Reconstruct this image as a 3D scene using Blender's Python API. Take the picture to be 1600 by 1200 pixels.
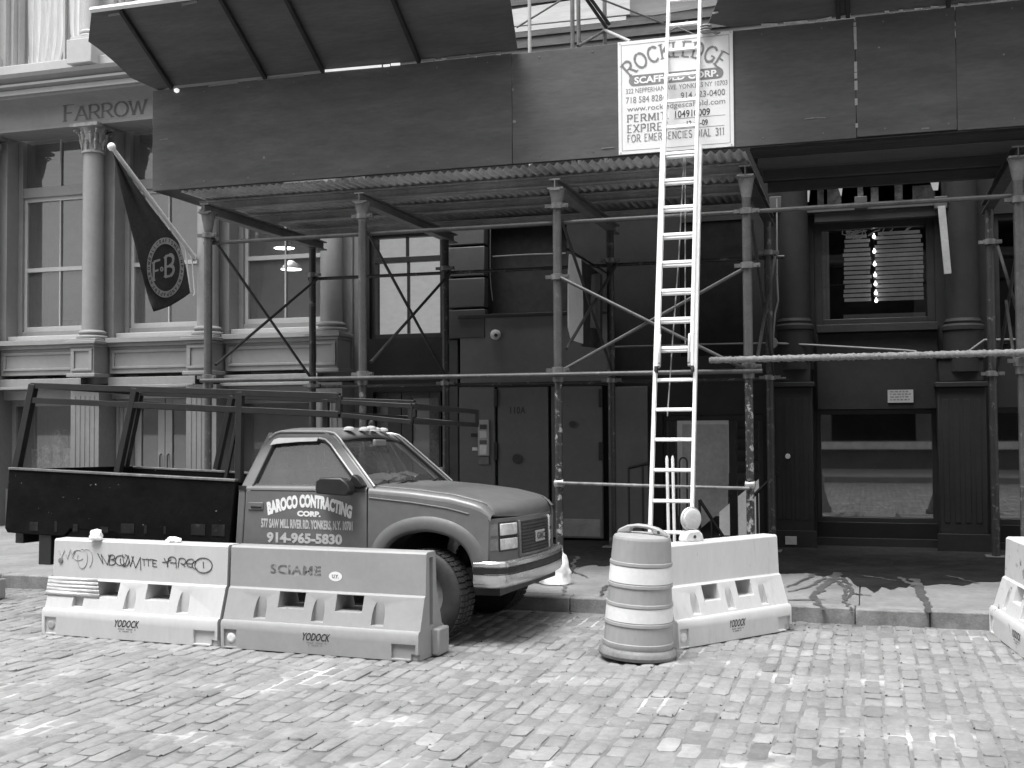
# Street scene: pickup, plastic barricades and a sidewalk shed in front of cast iron facades (monochrome)
import bpy, bmesh, math, random
import numpy as np
from mathutils import Vector, Matrix, noise
random.seed(7)
rad = math.radians
S = bpy.context.scene
for o in list(bpy.data.objects): bpy.data.objects.remove(o)
COL = S.collection

# ------------------------------------------------------------------ camera, world, sun, exposure
CAMZ = 1.82; FOC = 1802.8; YAW = 0.298095; PIT = 0.0333112; ROL = -0.006628
_f = Vector((-math.sin(YAW)*math.cos(PIT), math.cos(YAW)*math.cos(PIT), math.sin(PIT)))
_r = Vector((math.cos(YAW), math.sin(YAW), 0)); _u = _r.cross(_f)
CR = math.cos(ROL)*_r + math.sin(ROL)*_u; CU = -math.sin(ROL)*_r + math.cos(ROL)*_u
cam = bpy.data.objects.new('camera', bpy.data.cameras.new('camera')); COL.objects.link(cam)
cam.matrix_world = Matrix(((CR.x, CU.x, -_f.x, 0), (CR.y, CU.y, -_f.y, 0), (CR.z, CU.z, -_f.z, CAMZ), (0, 0, 0, 1)))
cam.data.sensor_width = 36; cam.data.lens = FOC/1600*36; cam.data.clip_start = .05; cam.data.clip_end = 2000
S.camera = cam
SUN_EL, SUN_AZ = 70, 205            # high soft light from behind the camera
W = bpy.data.worlds.new('World'); S.world = W; W.use_nodes = True
wn = W.node_tree.nodes; wl = W.node_tree.links
sky = wn.new('ShaderNodeTexSky'); sky.sky_type = 'NISHITA'; sky.sun_disc = False
sky.sun_elevation = rad(SUN_EL); sky.sun_rotation = rad(SUN_AZ); sky.air_density = 1.5; sky.dust_density = 4
bw = wn.new('ShaderNodeRGBToBW'); wl.new(sky.outputs[0], bw.inputs[0])
wl.new(bw.outputs[0], wn['Background'].inputs[0]); wn['Background'].inputs[1].default_value = 0.13
sun = bpy.data.objects.new('sun', bpy.data.lights.new('sun', 'SUN')); COL.objects.link(sun)
sun.data.energy = 1.2; sun.data.angle = rad(25)
sd = Vector((math.sin(rad(SUN_AZ))*math.cos(rad(SUN_EL)), math.cos(rad(SUN_AZ))*math.cos(rad(SUN_EL)), math.sin(rad(SUN_EL))))
sun.rotation_euler = sd.to_track_quat('Z', 'Y').to_euler()
S.view_settings.view_transform = 'Standard'; S.view_settings.look = 'None'
S.view_settings.exposure = 1.55; S.view_settings.gamma = 1
S.cycles.max_bounces = 8; S.cycles.transparent_max_bounces = 24; S.cycles.caustics_reflective = False; S.cycles.caustics_refractive = False

# ------------------------------------------------------------------ measuring helpers (ray through a photo point onto a real plane)
CAMP = Vector((0, 0, CAMZ))
def ray(x, y): return _f + CR*((x-800)/FOC) - CU*((y-600)/FOC)
def onY(x, y, Y):
    d = ray(x, y); return CAMP + d*(Y/d.y)
def onZ(x, y, Z):
    d = ray(x, y); return CAMP + d*((Z-CAMZ)/d.z)
def onP(x, y, p0, n):
    d = ray(x, y); return CAMP + d*(((Vector(p0)-CAMP).dot(n))/d.dot(n))

# ------------------------------------------------------------------ materials
MATS = {}
def M(name, v, rough=.7, var=.18, sc=3.0, bump=0., bsc=50., metal=0., spots=None, stretch=(1,1,1), attr=None, coat=0., spec=.5, emis=0.):
    if name in MATS: return MATS[name]
    m = bpy.data.materials.new(name); m.use_nodes = True; nt = m.node_tree; N = nt.nodes; L = nt.links
    b = N['Principled BSDF']
    b.inputs['Roughness'].default_value = rough; b.inputs['Metallic'].default_value = metal
    b.inputs['Specular IOR Level'].default_value = spec; b.inputs['Coat Weight'].default_value = coat
    b.inputs['Coat Roughness'].default_value = .08
    tc = N.new('ShaderNodeTexCoord'); mp = N.new('ShaderNodeMapping'); L.new(tc.outputs['Object'], mp.inputs[0]); mp.inputs['Scale'].default_value = stretch
    def nz(scale, det=6, rg=.6):
        n = N.new('ShaderNodeTexNoise'); n.inputs['Scale'].default_value = scale; n.inputs['Detail'].default_value = det; n.inputs['Roughness'].default_value = rg
        L.new(mp.outputs[0], n.inputs['Vector']); return n
    def mr(src, a, b2, c, d):
        n = N.new('ShaderNodeMapRange'); L.new(src, n.inputs[0])
        for i, q in enumerate((a, b2, c, d)): n.inputs[i+1].default_value = q
        return n.outputs[0]
    def mth(op, a, b2):
        n = N.new('ShaderNodeMath'); n.operation = op
        for i, q in enumerate((a, b2)):
            if isinstance(q, (int, float)): n.inputs[i].default_value = q
            else: L.new(q, n.inputs[i])
        return n.outputs[0]
    val = mth('MULTIPLY', mr(nz(sc).outputs[0], .3, .7, 1-var, 1+var), v)
    fine = mr(nz(sc*9, 3).outputs[0], .3, .7, 1-var*.5, 1+var*.5); val = mth('MULTIPLY', val, fine)
    if attr:
        at = N.new('ShaderNodeAttribute'); at.attribute_name = attr; val = mth('MULTIPLY', val, at.outputs['Fac'])
    if spots:
        for (v2, s2, t0, t1) in spots:
            k = mr(nz(s2, 5, .65).outputs[0], t0, t1, 0, 1)
            mx = N.new('ShaderNodeMix'); mx.data_type = 'FLOAT'; L.new(k, mx.inputs[0]); L.new(val, mx.inputs[2]); mx.inputs[3].default_value = v2
            val = mx.outputs[0]
    cc = N.new('ShaderNodeCombineColor')
    for i in range(3): L.new(val, cc.inputs[i])
    L.new(cc.outputs[0], b.inputs['Base Color'])
    L.new(mr(nz(sc*3).outputs[0], .3, .7, max(.02, rough*.85), min(1, rough*1.15)), b.inputs['Roughness'])
    if bump:
        bp = N.new('ShaderNodeBump'); bp.inputs['Strength'].default_value = bump; bp.inputs['Distance'].default_value = .01
        L.new(nz(bsc, 5).outputs[0], bp.inputs['Height']); L.new(bp.outputs[0], b.inputs['Normal'])
    if emis:
        L.new(cc.outputs[0], b.inputs['Emission Color']); b.inputs['Emission Strength'].default_value = emis
    MATS[name] = m; return m
def GLASS(name, tint=.85, base=.06, rough=.02, body=0., bodyv=.1):
    """thin pane: fresnel mirror over a see-through sheet; its grey body paints in haze and paper"""
    if name in MATS: return MATS[name]
    m = bpy.data.materials.new(name); m.use_nodes = True; nt = m.node_tree; N = nt.nodes; L = nt.links
    N.remove(N['Principled BSDF']); out = N['Material Output']
    tr = N.new('ShaderNodeBsdfTransparent'); tr.inputs[0].default_value = (tint, tint, tint, 1)
    gl = N.new('ShaderNodeBsdfGlossy'); gl.inputs['Roughness'].default_value = rough
    df = N.new('ShaderNodeBsdfDiffuse'); df.inputs[0].default_value = (bodyv, bodyv, bodyv, 1)
    fr = N.new('ShaderNodeFresnel'); fr.inputs[0].default_value = 1.5
    ad = N.new('ShaderNodeMath'); ad.operation = 'ADD'; ad.inputs[1].default_value = base; L.new(fr.outputs[0], ad.inputs[0]); ad.use_clamp = True
    tc = N.new('ShaderNodeTexCoord'); ns = N.new('ShaderNodeTexNoise'); ns.inputs['Scale'].default_value = 1.2; L.new(tc.outputs['Object'], ns.inputs['Vector'])
    bp = N.new('ShaderNodeBump'); bp.inputs['Strength'].default_value = .05; ns.inputs['Scale'].default_value = 2.1; L.new(ns.outputs[0], bp.inputs['Height']); L.new(bp.outputs[0], gl.inputs['Normal'])
    m1 = N.new('ShaderNodeMixShader'); m1.inputs[0].default_value = body; L.new(tr.outputs[0], m1.inputs[1]); L.new(df.outputs[0], m1.inputs[2])
    m2 = N.new('ShaderNodeMixShader'); L.new(ad.outputs[0], m2.inputs[0]); L.new(m1.outputs[0], m2.inputs[1]); L.new(gl.outputs[0], m2.inputs[2])
    L.new(m2.outputs[0], out.inputs[0]); MATS[name] = m; return m

# ------------------------------------------------------------------ mesh builder
class MB:
    def __init__(s): s.v = []; s.f = []
    def add(s, vs, fs):
        n = len(s.v); s.v += [tuple(p) for p in vs]; s.f += [tuple(i+n for i in q) for q in fs]; return s
    def box(s, x0, x1, y0, y1, z0, z1):
        return s.add([(x0,y0,z0),(x1,y0,z0),(x1,y1,z0),(x0,y1,z0),(x0,y0,z1),(x1,y0,z1),(x1,y1,z1),(x0,y1,z1)],
                     [(0,3,2,1),(4,5,6,7),(0,1,5,4),(1,2,6,5),(2,3,7,6),(3,0,4,7)])
    def obox(s, c, a, b, d):
        c, a, b, d = map(Vector, (c, a, b, d))
        vs = [c+i*a+j*b+k*d for k in (-1,1) for i, j in ((-1,-1),(1,-1),(1,1),(-1,1))]
        return s.add(vs, [(0,3,2,1),(4,5,6,7),(0,1,5,4),(1,2,6,5),(2,3,7,6),(3,0,4,7)])
    def beam(s, p0, p1, w, h, up=(0,0,1)):
        p0, p1 = Vector(p0), Vector(p1); d = p1-p0; t = d.normalized(); sd = t.cross(Vector(up))
        if sd.length < 1e-4: sd = t.cross(Vector((1,0,0)))
        sd.normalize(); un = sd.cross(t)
        return s.obox((p0+p1)/2, d/2, sd*w/2, un*h/2)
    def path(s, pts, r, n=8, cap=True):
        pts = [Vector(p) for p in pts]; rs = r if isinstance(r, (list, tuple)) else [r]*len(pts)
        prev = None; vs = []; fs = []
        for i, p in enumerate(pts):
            t = (pts[min(i+1, len(pts)-1)]-pts[max(i-1, 0)]).normalized()
            a = prev if prev is not None else (Vector((0,0,1)) if abs(t.z) < .9 else Vector((1,0,0)))
            a = (a - t*a.dot(t)).normalized(); b = t.cross(a); prev = a
            vs += [p+(a*math.cos(2*math.pi*k/n)+b*math.sin(2*math.pi*k/n))*rs[i] for k in range(n)]
        for i in range(len(pts)-1):
            for k in range(n): fs.append((i*n+k, i*n+(k+1) % n, (i+1)*n+(k+1) % n, (i+1)*n+k))
        if cap: fs.append(tuple(range(n))[::-1]); fs.append(tuple((len(pts)-1)*n+k for k in range(n)))
        return s.add(vs, fs)
    def tube(s, p0, p1, r, n=12): return s.path([p0, p1], r, n)
    def lathe(s, prof, n=24, o=(0,0,0), cap=True, ax='z'):
        o = Vector(o); vs = []; fs = []
        for r, z in prof:
            for k in range(n):
                c, q = r*math.cos(2*math.pi*k/n), r*math.sin(2*math.pi*k/n)
                vs.append(o+(Vector((c,q,z)) if ax == 'z' else Vector((c,z,q)) if ax == 'y' else Vector((z,c,q))))
        for i in range(len(prof)-1):
            for k in range(n): fs.append((i*n+k, i*n+(k+1) % n, (i+1)*n+(k+1) % n, (i+1)*n+k))
        if cap: fs.append(tuple(range(n))[::-1]); fs.append(tuple((len(prof)-1)*n+k for k in range(n)))
        return s.add(vs, fs)
    def prism(s, poly, dv):
        n = len(poly); poly = [Vector(p) for p in poly]; dv = Vector(dv)
        fs = [tuple(range(n)), tuple(range(2*n-1, n-1, -1))] + [(i, n+i, n+(i+1) % n, (i+1) % n)[::-1] for i in range(n)]
        return s.add(poly+[p+dv for p in poly], fs)
    def grid(s, fn, nu, nv, closed=False):
        vs = [fn(i/nu, j/nv) for j in range(nv+1) for i in range(nu+1)]
        return s.add(vs, [(j*(nu+1)+i, j*(nu+1)+i+1, (j+1)*(nu+1)+i+1, (j+1)*(nu+1)+i) for j in range(nv) for i in range(nu)])
    def build(s, name, mat, parent=None, bevel=0., seg=2, smooth=35, solid=0., recalc=True):
        me = bpy.data.meshes.new(name); me.from_pydata(s.v, [], s.f)
        if recalc:
            bm = bmesh.new(); bm.from_mesh(me); bmesh.ops.recalc_face_normals(bm, faces=bm.faces); bm.to_mesh(me); bm.free()
        me.materials.append(mat)
        if smooth:
            me.polygons.foreach_set('use_smooth', [True]*len(me.polygons)); me.set_sharp_from_angle(angle=rad(smooth))
        o = bpy.data.objects.new(name, me); COL.objects.link(o)
        if solid:
            q = o.modifiers.new('thickness', 'SOLIDIFY'); q.thickness = solid; q.offset = 0
        if bevel:
            q = o.modifiers.new('edges', 'BEVEL'); q.width = bevel; q.segments = seg; q.limit_method = 'ANGLE'; q.angle_limit = rad(40)
        if parent is not None: child(o, parent)
        return o
def child(o, p):
    o.parent = p
    q = p; t = Vector((0,0,0))
    while q is not None:
        if q.type == 'EMPTY': t = q.location.copy()
        q = q.parent
    root_inv = Matrix.Translation(-t)
    # meshes are written in the same frame as their thing's coordinates
    if p.type == 'EMPTY': o.matrix_parent_inverse = root_inv if p.get('world') else Matrix.Identity(4)
    return o
def tag(o, label=None, cat=None, group=None, kind=None):
    if label: o['label'] = label
    if cat: o['category'] = cat
    if group: o['group'] = group
    if kind: o['kind'] = kind
    return o
def thing(name, label, cat, loc=(0,0,0), rz=0, group=None, world=True):
    """Empty at the base of a thing. world: its parts are written in scene coordinates, else in the thing's own frame"""
    o = bpy.data.objects.new(name, None); COL.objects.link(o); o.location = loc; o.rotation_euler = (0,0,rz); o.empty_display_size = .2
    tag(o, label, cat, group)
    if world: o['world'] = 1
    return o
def copy_tree(o, parent=None):
    c = o.copy(); COL.objects.link(c)
    if parent: c.parent = parent; c.matrix_parent_inverse = o.matrix_parent_inverse.copy()
    for ch in list(o.children): copy_tree(ch, c)
    return c
def cut(o, cutters, name='cut'):
    """real openings: exact boolean, evaluated into the mesh"""
    co = []
    for i, mb in enumerate(cutters):
        c = mb.build('cutter', M('cutter', .5)); co.append(c)
        q = o.modifiers.new('b%d' % i, 'BOOLEAN'); q.operation = 'DIFFERENCE'; q.object = c; q.solver = 'EXACT'
    bpy.context.view_layer.update()
    dg = bpy.context.evaluated_depsgraph_get(); me = bpy.data.meshes.new_from_object(o.evaluated_get(dg)); old = o.data
    o.modifiers.clear(); o.data = me; bpy.data.meshes.remove(old)
    m0 = me.materials[0] if len(me.materials) else None
    while len(me.materials) > 1: me.materials.pop(index=len(me.materials)-1)
    me.polygons.foreach_set('material_index', [0]*len(me.polygons))
    for c in co:
        d = c.data; bpy.data.objects.remove(c); bpy.data.meshes.remove(d)
    me.polygons.foreach_set('use_smooth', [True]*len(me.polygons)); me.set_sharp_from_angle(angle=rad(35))
    return o

# ------------------------------------------------------------------ lettering
def text_mesh(body, bold=0., space=1.0):
    c = bpy.data.curves.new('lettering', 'FONT'); c.body = body; c.offset = bold; c.resolution_u = 3; c.space_character = space
    o = bpy.data.objects.new('lettering', c); COL.objects.link(o); bpy.context.view_layer.update()
    me = bpy.data.meshes.new_from_object(o.evaluated_get(bpy.context.evaluated_depsgraph_get()))
    vs = [v.co.copy() for v in me.vertices]; fs = [tuple(p.vertices) for p in me.polygons]
    bpy.data.objects.remove(o); bpy.data.curves.remove(c); bpy.data.meshes.remove(me)
    x0 = min(v.x for v in vs); x1 = max(v.x for v in vs); y0 = min(v.y for v in vs); y1 = max(v.y for v in vs)
    return [((v.x-x0)/(x1-x0), (v.y-y0)/(y1-y0)) for v in vs], fs
def lettering(body, mat, parent, fn, bold=0., shear=0., space=1.0, name='lettering', mb=None):
    """fn maps (u 0..1, v 0..1) of the text block to a point in space"""
    vs, fs = text_mesh(body, bold, space); q = mb or MB()
    q.add([fn(u+shear*(v-.5), v) for u, v in vs], fs)
    return q if mb else q.build(name, mat, parent, smooth=0, recalc=False)
def arc(cx, cy, rx, ry, a0, a1, n=10): return [(cx+rx*math.cos(rad(a0+(a1-a0)*i/n)), cy+ry*math.sin(rad(a0+(a1-a0)*i/n))) for i in range(n+1)]
_P = [[(.08,0),(.08,1)], [(.08,1),(.38,1)]+arc(.38,.74,.27,.26,90,-90)+[(.08,.48)]]
GL = {'A': (.84, [[(.04,0),(.42,1)], [(.42,1),(.8,0)], [(.17,.34),(.67,.34)]]), 'B': (.72, _P+[[(.38,.48)]+arc(.38,.24,.3,.24,90,-90)+[(.08,0)]]),
 'C': (.84, [arc(.45,.5,.4,.5,45,315,14)]), 'D': (.82, [[(.08,0),(.08,1)], [(.08,1),(.36,1)]+arc(.36,.5,.4,.5,90,-90)+[(.08,0)]]),
 'E': (.66, [[(.08,0),(.08,1)], [(.08,1),(.6,1)], [(.08,.5),(.48,.5)], [(.08,0),(.62,0)]]), 'F': (.62, [[(.08,0),(.08,1)], [(.08,1),(.6,1)], [(.08,.5),(.46,.5)]]),
 'G': (.88, [arc(.45,.5,.4,.5,45,330,14), [(.8,.05),(.8,.42)], [(.52,.42),(.8,.42)]]), 'I': (.2, [[(.1,0),(.1,1)]]),
 'K': (.76, [[(.08,0),(.08,1)], [(.68,1),(.08,.4)], [(.28,.58),(.72,0)]]), 'L': (.6, [[(.08,0),(.08,1)], [(.08,0),(.56,0)]]),
 'M': (.98, [[(.08,0),(.1,1)], [(.1,1),(.48,.15)], [(.48,.15),(.86,1)], [(.86,1),(.9,0)]]), 'N': (.84, [[(.08,0),(.08,1)], [(.08,1),(.74,0)], [(.74,0),(.74,1)]]),
 'O': (.92, [arc(.46,.5,.41,.5,0,360,18)]), 'P': (.7, _P), 'R': (.78, _P+[[(.36,.48),(.72,0)]]),
 'S': (.66, [arc(.33,.75,.27,.25,35,270,10)+arc(.33,.25,.29,.25,90,-145,10)[1:]]), 'T': (.76, [[(.38,0),(.38,1)], [(.02,1),(.74,1)]]),
 'W': (1.1, [[(.04,1),(.3,0)], [(.3,0),(.55,.95)], [(.55,.95),(.8,0)], [(.8,0),(1.06,1)]]), 'X': (.8, [[(.06,0),(.72,1)], [(.06,1),(.72,0)]]),
 '3': (.62, [arc(.3,.75,.25,.25,150,-90,9)+arc(.3,.25,.28,.25,90,-150,9)[1:]]), '1': (.4, [[(.2,0),(.2,1)], [(.2,1),(.04,.84)]]), '&': (.6, [arc(.3,.5,.2,.25,0,360,12)]), ' ': (.45, []), '.': (.22, [[(.08,.0),(.08,.09)]])}
def stroke_text(body, fn, t=.1, serif=.16, caps=1.0, gap=.12, mb=None):
    """slab or roman lettering drawn with a flat pen; fn(u, v): u, v in cap heights along and up; returns builder and width"""
    q = mb or MB(); x = 0.; k = 0
    for ch in body:
        w, strokes = GL[ch]
        for st in strokes:
            for (a, b) in zip(st[:-1], st[1:]):
                dx, dy = b[0]-a[0], b[1]-a[1]; l = math.hypot(dx, dy)
                if l < 1e-6: continue
                tt = t*(.62 if abs(dy) < .15*abs(dx) and serif else 1.)
                ex = t*.18 if len(st) > 2 else 0
                nx, ny = -dy/l*tt/2, dx/l*tt/2; ux, uy = dx/l*ex, dy/l*ex; k += 1; e = .0004*(k % 5)
                pts = [(a[0]-ux-nx, a[1]-uy-ny), (b[0]+ux-nx, b[1]+uy-ny), (b[0]+ux+nx, b[1]+uy+ny), (a[0]-ux+nx, a[1]-uy+ny)]
                q.add([fn(x+p[0], p[1], e) for p in pts], [(0,1,2,3)])
            if serif:
                for p, r in ((st[0], st[1]), (st[-1], st[-2])):
                    if min(abs(p[1]), abs(p[1]-1)) < .02 and abs(p[1]-r[1]) > .3 and len(st) == 2:
                        k += 1; e = .0004*(k % 5); y0 = p[1]-(t*.5 if p[1] > .5 else 0); h = t*.5
                        q.add([fn(x+p[0]-serif, y0, e), fn(x+p[0]+serif, y0, e), fn(x+p[0]+serif, y0+h, e), fn(x+p[0]-serif, y0+h, e)], [(0,1,2,3)])
        x += w+gap
    return q, x-gap
def stroke_width(body, gap=.12): return sum(GL[c][0]+gap for c in body)-gap

# ================================================================== SETTING: street, kerb, pavement
KY = 10.84; KH = .135
g = MB(); g.add([(-150,-150,-.05),(150,-150,-.05),(150,KY+.1,-.05),(-150,KY+.1,-.05)], [(0,1,2,3)])
tag(g.build('road_bed', M('grit', .30, .95, .3, 12, bump=.5, bsc=120), smooth=0), kind='structure')
def cobbles():
    rng = np.random.default_rng(3); V = []; T = []; F = []
    x = -15.5; nv = 5
    while x < 8.5:
        w = .122*rng.uniform(.93, 1.07); y = -2.2 - rng.uniform(0, .3)
        drift = rng.normal(0, .004)
        while y < KY-.02:
            l = rng.uniform(.17, .32); y2 = min(y+l, KY-.015)
            if y2-y > .06:
                hz = rng.normal(0, .0032); tx, ty = rng.normal(0, .013, 2); cr = rng.uniform(.002, .007); t = float(np.clip(rng.normal(1., .068), .72, 1.3))
                if rng.random() < .06: t *= 1.22
                if rng.random() < .05: t *= .78
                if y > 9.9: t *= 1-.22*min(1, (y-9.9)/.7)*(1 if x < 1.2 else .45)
                g2 = .006+rng.uniform(0, .006); ca = rng.uniform(.004, .018, 4)
                us = np.array([0, .13, .5, .87, 1.]); vs = np.array([0, .07, .5, .93, 1.])
                n0 = len(V)
                for j, b in enumerate(vs):
                    for i, a in enumerate(us):
                        ex = min(a, 1-a); ey = min(b, 1-b)
                        px = x+g2+(w-2*g2)*a; py = y+g2+(y2-y-2*g2)*b
                        if ex == 0 and ey == 0:
                            c = ca[(i > 0)+2*(j > 0)]; px += c if a == 0 else -c; py += c*1.2 if b == 0 else -c*1.2
                        px += rng.normal(0, .0022); py += rng.normal(0, .004)
                        edge = 0 if (ex == 0 or ey == 0) else (.7 if min(ex/.13, ey/.07) <= 1.01 and (ex < .2 or ey < .1) else 1.)
                        pz = hz + tx*(a-.5)*w + ty*(b-.5)*(y2-y) + (cr*1.3+.004)*edge - .012 + rng.normal(0, .0016)
                        V.append((px, py, pz)); T.append(t*(.97+.06*rng.random()))
                for j in range(4):
                    for i in range(4): F.append((n0+j*5+i, n0+j*5+i+1, n0+(j+1)*5+i+1, n0+(j+1)*5+i))
                ring = [n0+i for i in range(5)]+[n0+5*j+4 for j in range(1, 5)]+[n0+20+i for i in (3,2,1,0)]+[n0+5*j for j in (3,2,1)]
                m0 = len(V)
                for q in ring: V.append((V[q][0], V[q][1], -.052)); T.append(t*.9)
                for k in range(16): F.append((ring[(k+1) % 16], ring[k], m0+k, m0+(k+1) % 16))
            y = y2
        x += w
    me = bpy.data.meshes.new('cobbled_street'); me.from_pydata(V, [], F)
    a = me.attributes.new('tint', 'FLOAT', 'POINT'); a.data.foreach_set('value', np.array(T, dtype=np.float32))
    me.polygons.foreach_set('use_smooth', [True]*len(me.polygons)); me.set_sharp_from_angle(angle=rad(50))
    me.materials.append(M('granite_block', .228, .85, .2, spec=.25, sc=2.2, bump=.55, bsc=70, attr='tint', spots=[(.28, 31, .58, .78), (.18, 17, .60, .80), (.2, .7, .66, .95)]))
    o = bpy.data.objects.new('cobbled_street', me); COL.objects.link(o); tag(o, kind='structure')
cobbles()
# joint sand, a sheet just under the block tops
g = MB(); g.add([(-15.6,-2.6,-.0115),(8.6,-2.6,-.0115),(8.6,KY,-.0115),(-15.6,KY,-.0115)], [(0,1,2,3)])
tag(g.build('joint_sand', M('sand', .17, .95, .35, 1.3, bump=.4, bsc=90, spots=[(.5, 1.1, .55, .68)]), smooth=0), kind='structure')
g = MB(); x = -30.; rr = random.Random(5)
xs = [-30., -12., -9.4, -7.7, -5.9, -4.45, onZ(878,940,KH).x, onZ(1100,948,KH).x, onZ(1336,952,KH).x, onZ(1453,956,KH).x, 2.1, 3.7, 5.3, 30.]
for a, b in zip(xs[:-1], xs[1:]):
    dy = rr.uniform(-.008, .008); g.box(a+.004, b-.004, KY+dy, KY+.2+dy*.3, -.2, KH+rr.uniform(-.006, .006))
tag(g.build('kerb', M('kerb_granite', .20, .8, .3, 5, bump=.5, bsc=60, spots=[(.1, 7, .66, .8)]), bevel=.014), kind='structure')
g = MB(); ys = [KY+.206, 12.3, 13.75, 15.2, 17.2]; rr = random.Random(9)
for ya, yb in zip(ys[:-1], ys[1:]):
    x = -18.+rr.uniform(0, 1)
    while x < 8:
        w = rr.uniform(1.3, 1.9); g.box(x+.004, x+w-.004, ya+.004, yb-.004, -.2, KH-.002+rr.uniform(-.002, .002)); x += w
tag(g.build('pavement', M('pavement_stone', .19, .75, .22, 1.6, bump=.3, bsc=80, spots=[(.13, 2.6, .6, .8)]), bevel=.006, seg=1), kind='structure')
g = MB(); g.box(-150,150,KY+.22,60,-.3,.06); tag(g.build('ground', M('earth', .12, .9), smooth=0), kind='structure')
# water run out over the pavement: dark wet area with ragged front and runnels to the kerb
wet = M('wet_stone', .014, .6, .5, 2.5, spec=.22, spots=[(.03, 6, .55, .75)])
wet2 = M('damp_streak', .085, .45, .3, 4)
g = MB(); rr = random.Random(2); top = []; bot = []
N = 260
for i in range(N+1):
    x = -6.2+10.2*i/N
    y = 12.98-.25*math.sin(x*1.3+1)-.2*math.sin(x*3.1)+noise.noise(Vector((x*5, 0, 0)))*.28+noise.noise(Vector((x*16, 3, 0)))*.16
    y -= .75*math.exp(-((x-.05)/.20)**2)*(1+.3*math.sin(x*37))
    if x < -1.8: y += .75-.6*max(0, 1-abs(x+3.0)/1.0)
    bot.append((x, y, KH+.003)); top.append((x, 16.6, KH+.003))
g.add(bot+top, [(i, i+1, N+2+i, N+1+i) for i in range(N)])
tag(g.build('wet_patch', wet, smooth=0), kind='structure'); g = MB()
def runnel(pts, w0, w1, seed):
    r2 = random.Random(seed); P = []
    for (a, b) in zip(pts[:-1], pts[1:]):
        for k in range(14):
            t = k/14; P.append((a[0]+(b[0]-a[0])*t+noise.noise(Vector((t*5+seed, a[1], 0)))*.05+noise.noise(Vector((t*17+seed, a[1], 5)))*.03, a[1]+(b[1]-a[1])*t))
    P.append(pts[-1]); n = len(P); vs = []
    for i, (x, y) in enumerate(P):
        w = (w0+(w1-w0)*i/n)*max(.15, 1+1.1*noise.noise(Vector((i*.55, seed, 2)))); dx = P[min(i+1,n-1)][0]-P[max(i-1,0)][0]; dy = P[min(i+1,n-1)][1]-P[max(i-1,0)][1]; l = math.hypot(dx, dy) or 1
        vs += [(x-dy/l*w/2, y+dx/l*w/2, KH+.0042+.0002*seed), (x+dy/l*w/2, y-dx/l*w/2, KH+.0042+.0002*seed)]
    g.add(vs, [(2*i, 2*i+1, 2*i+3, 2*i+2) for i in range(n-1)])
def G(px, py): p = onZ(px, py, KH); return (p.x, p.y)
runs = [[G(1308,895),G(1297,912),G(1268,932),G(1286,953)], [G(1305,905),G(1322,920),G(1318,940),G(1336,957)], [G(1290,903),G(1262,918),G(1232,925)], [G(1318,903),G(1333,925),G(1320,941)],
        [G(1275,897),G(1245,912),G(1228,918)], [G(1335,928),G(1361,931)], [G(1430,905),G(1442,930),G(1453,958)], [G(1405,902),G(1425,915),G(1438,925)], [G(1232,938),G(1290,937)],
        [G(900,870),G(893,893),G(918,903)], [G(885,905),G(880,930)], [G(945,915),G(940,932)], [G(1350,900),G(1400,908)], [G(1480,900),G(1530,912)]]
for i, p in enumerate(runs): runnel(p, .10 if i in (0,6) else .05, .045 if i in (0,6) else .018, i+1)
tag(g.build('damp_streak', wet2, smooth=0), kind='structure')

# ================================================================== BARRICADES (water filled plastic units)
def barricade_mesh(Lb):
    prof = [(-.235,.0),(-.235,.2),(-.218,.225),(-.2,.225),(-.122,.468),(-.102,.482),(-.086,.80),(-.07,.815)]
    prof = [(0,)+p for p in prof]+[(0,)+(-p[0],p[1]) for p in prof[::-1]]
    b = MB().prism(prof, (Lb,0,0)); o = b.build('barrier_body', M('white_plastic', .8), smooth=35)
    cs = []
    for fx in (.345, .64):                       # fork openings
        w = .135*Lb/2; cs.append(MB().box(fx*Lb-w, fx*Lb+w, -.4, .4, .335, .462))
    for fx in (.19, .49, .79):                   # arched flutes
        for sgn in (-1, 1):
            m = MB(); vs = []
            pts = [(-.058,.246),(.058,.246),(.055,.33),(.045,.385),(.026,.425),(0,.438),(-.026,.425),(-.045,.385),(-.055,.33)]
            sgn_ = sgn
            m.prism([(fx*Lb+p[0]*Lb/1.83, sgn*.136, p[1]) for p in pts], (0, sgn*.3, 0)); cs.append(m)
    cs.append(MB().box(.80*Lb*1.09, .985*Lb, -.4, -.213, .015, .125))   # recess right
    cs.append(MB().box(.018*Lb, .085*Lb, -.4, -.218, .01, .15))     # recess left for the plug
    cs.append(MB().box(Lb-.03, Lb+.1, -.035, .035, .24, .77))       # end groove
    cs.append(MB().box(-.1, .03, -.03, .03, .24, .77))
    cs.append(MB().box(Lb-.07, Lb+.1, -.4, -.2, -.1, .05))
    cut(o, cs); me = o.data; bpy.data.objects.remove(o); return me
BARM = {}
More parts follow.
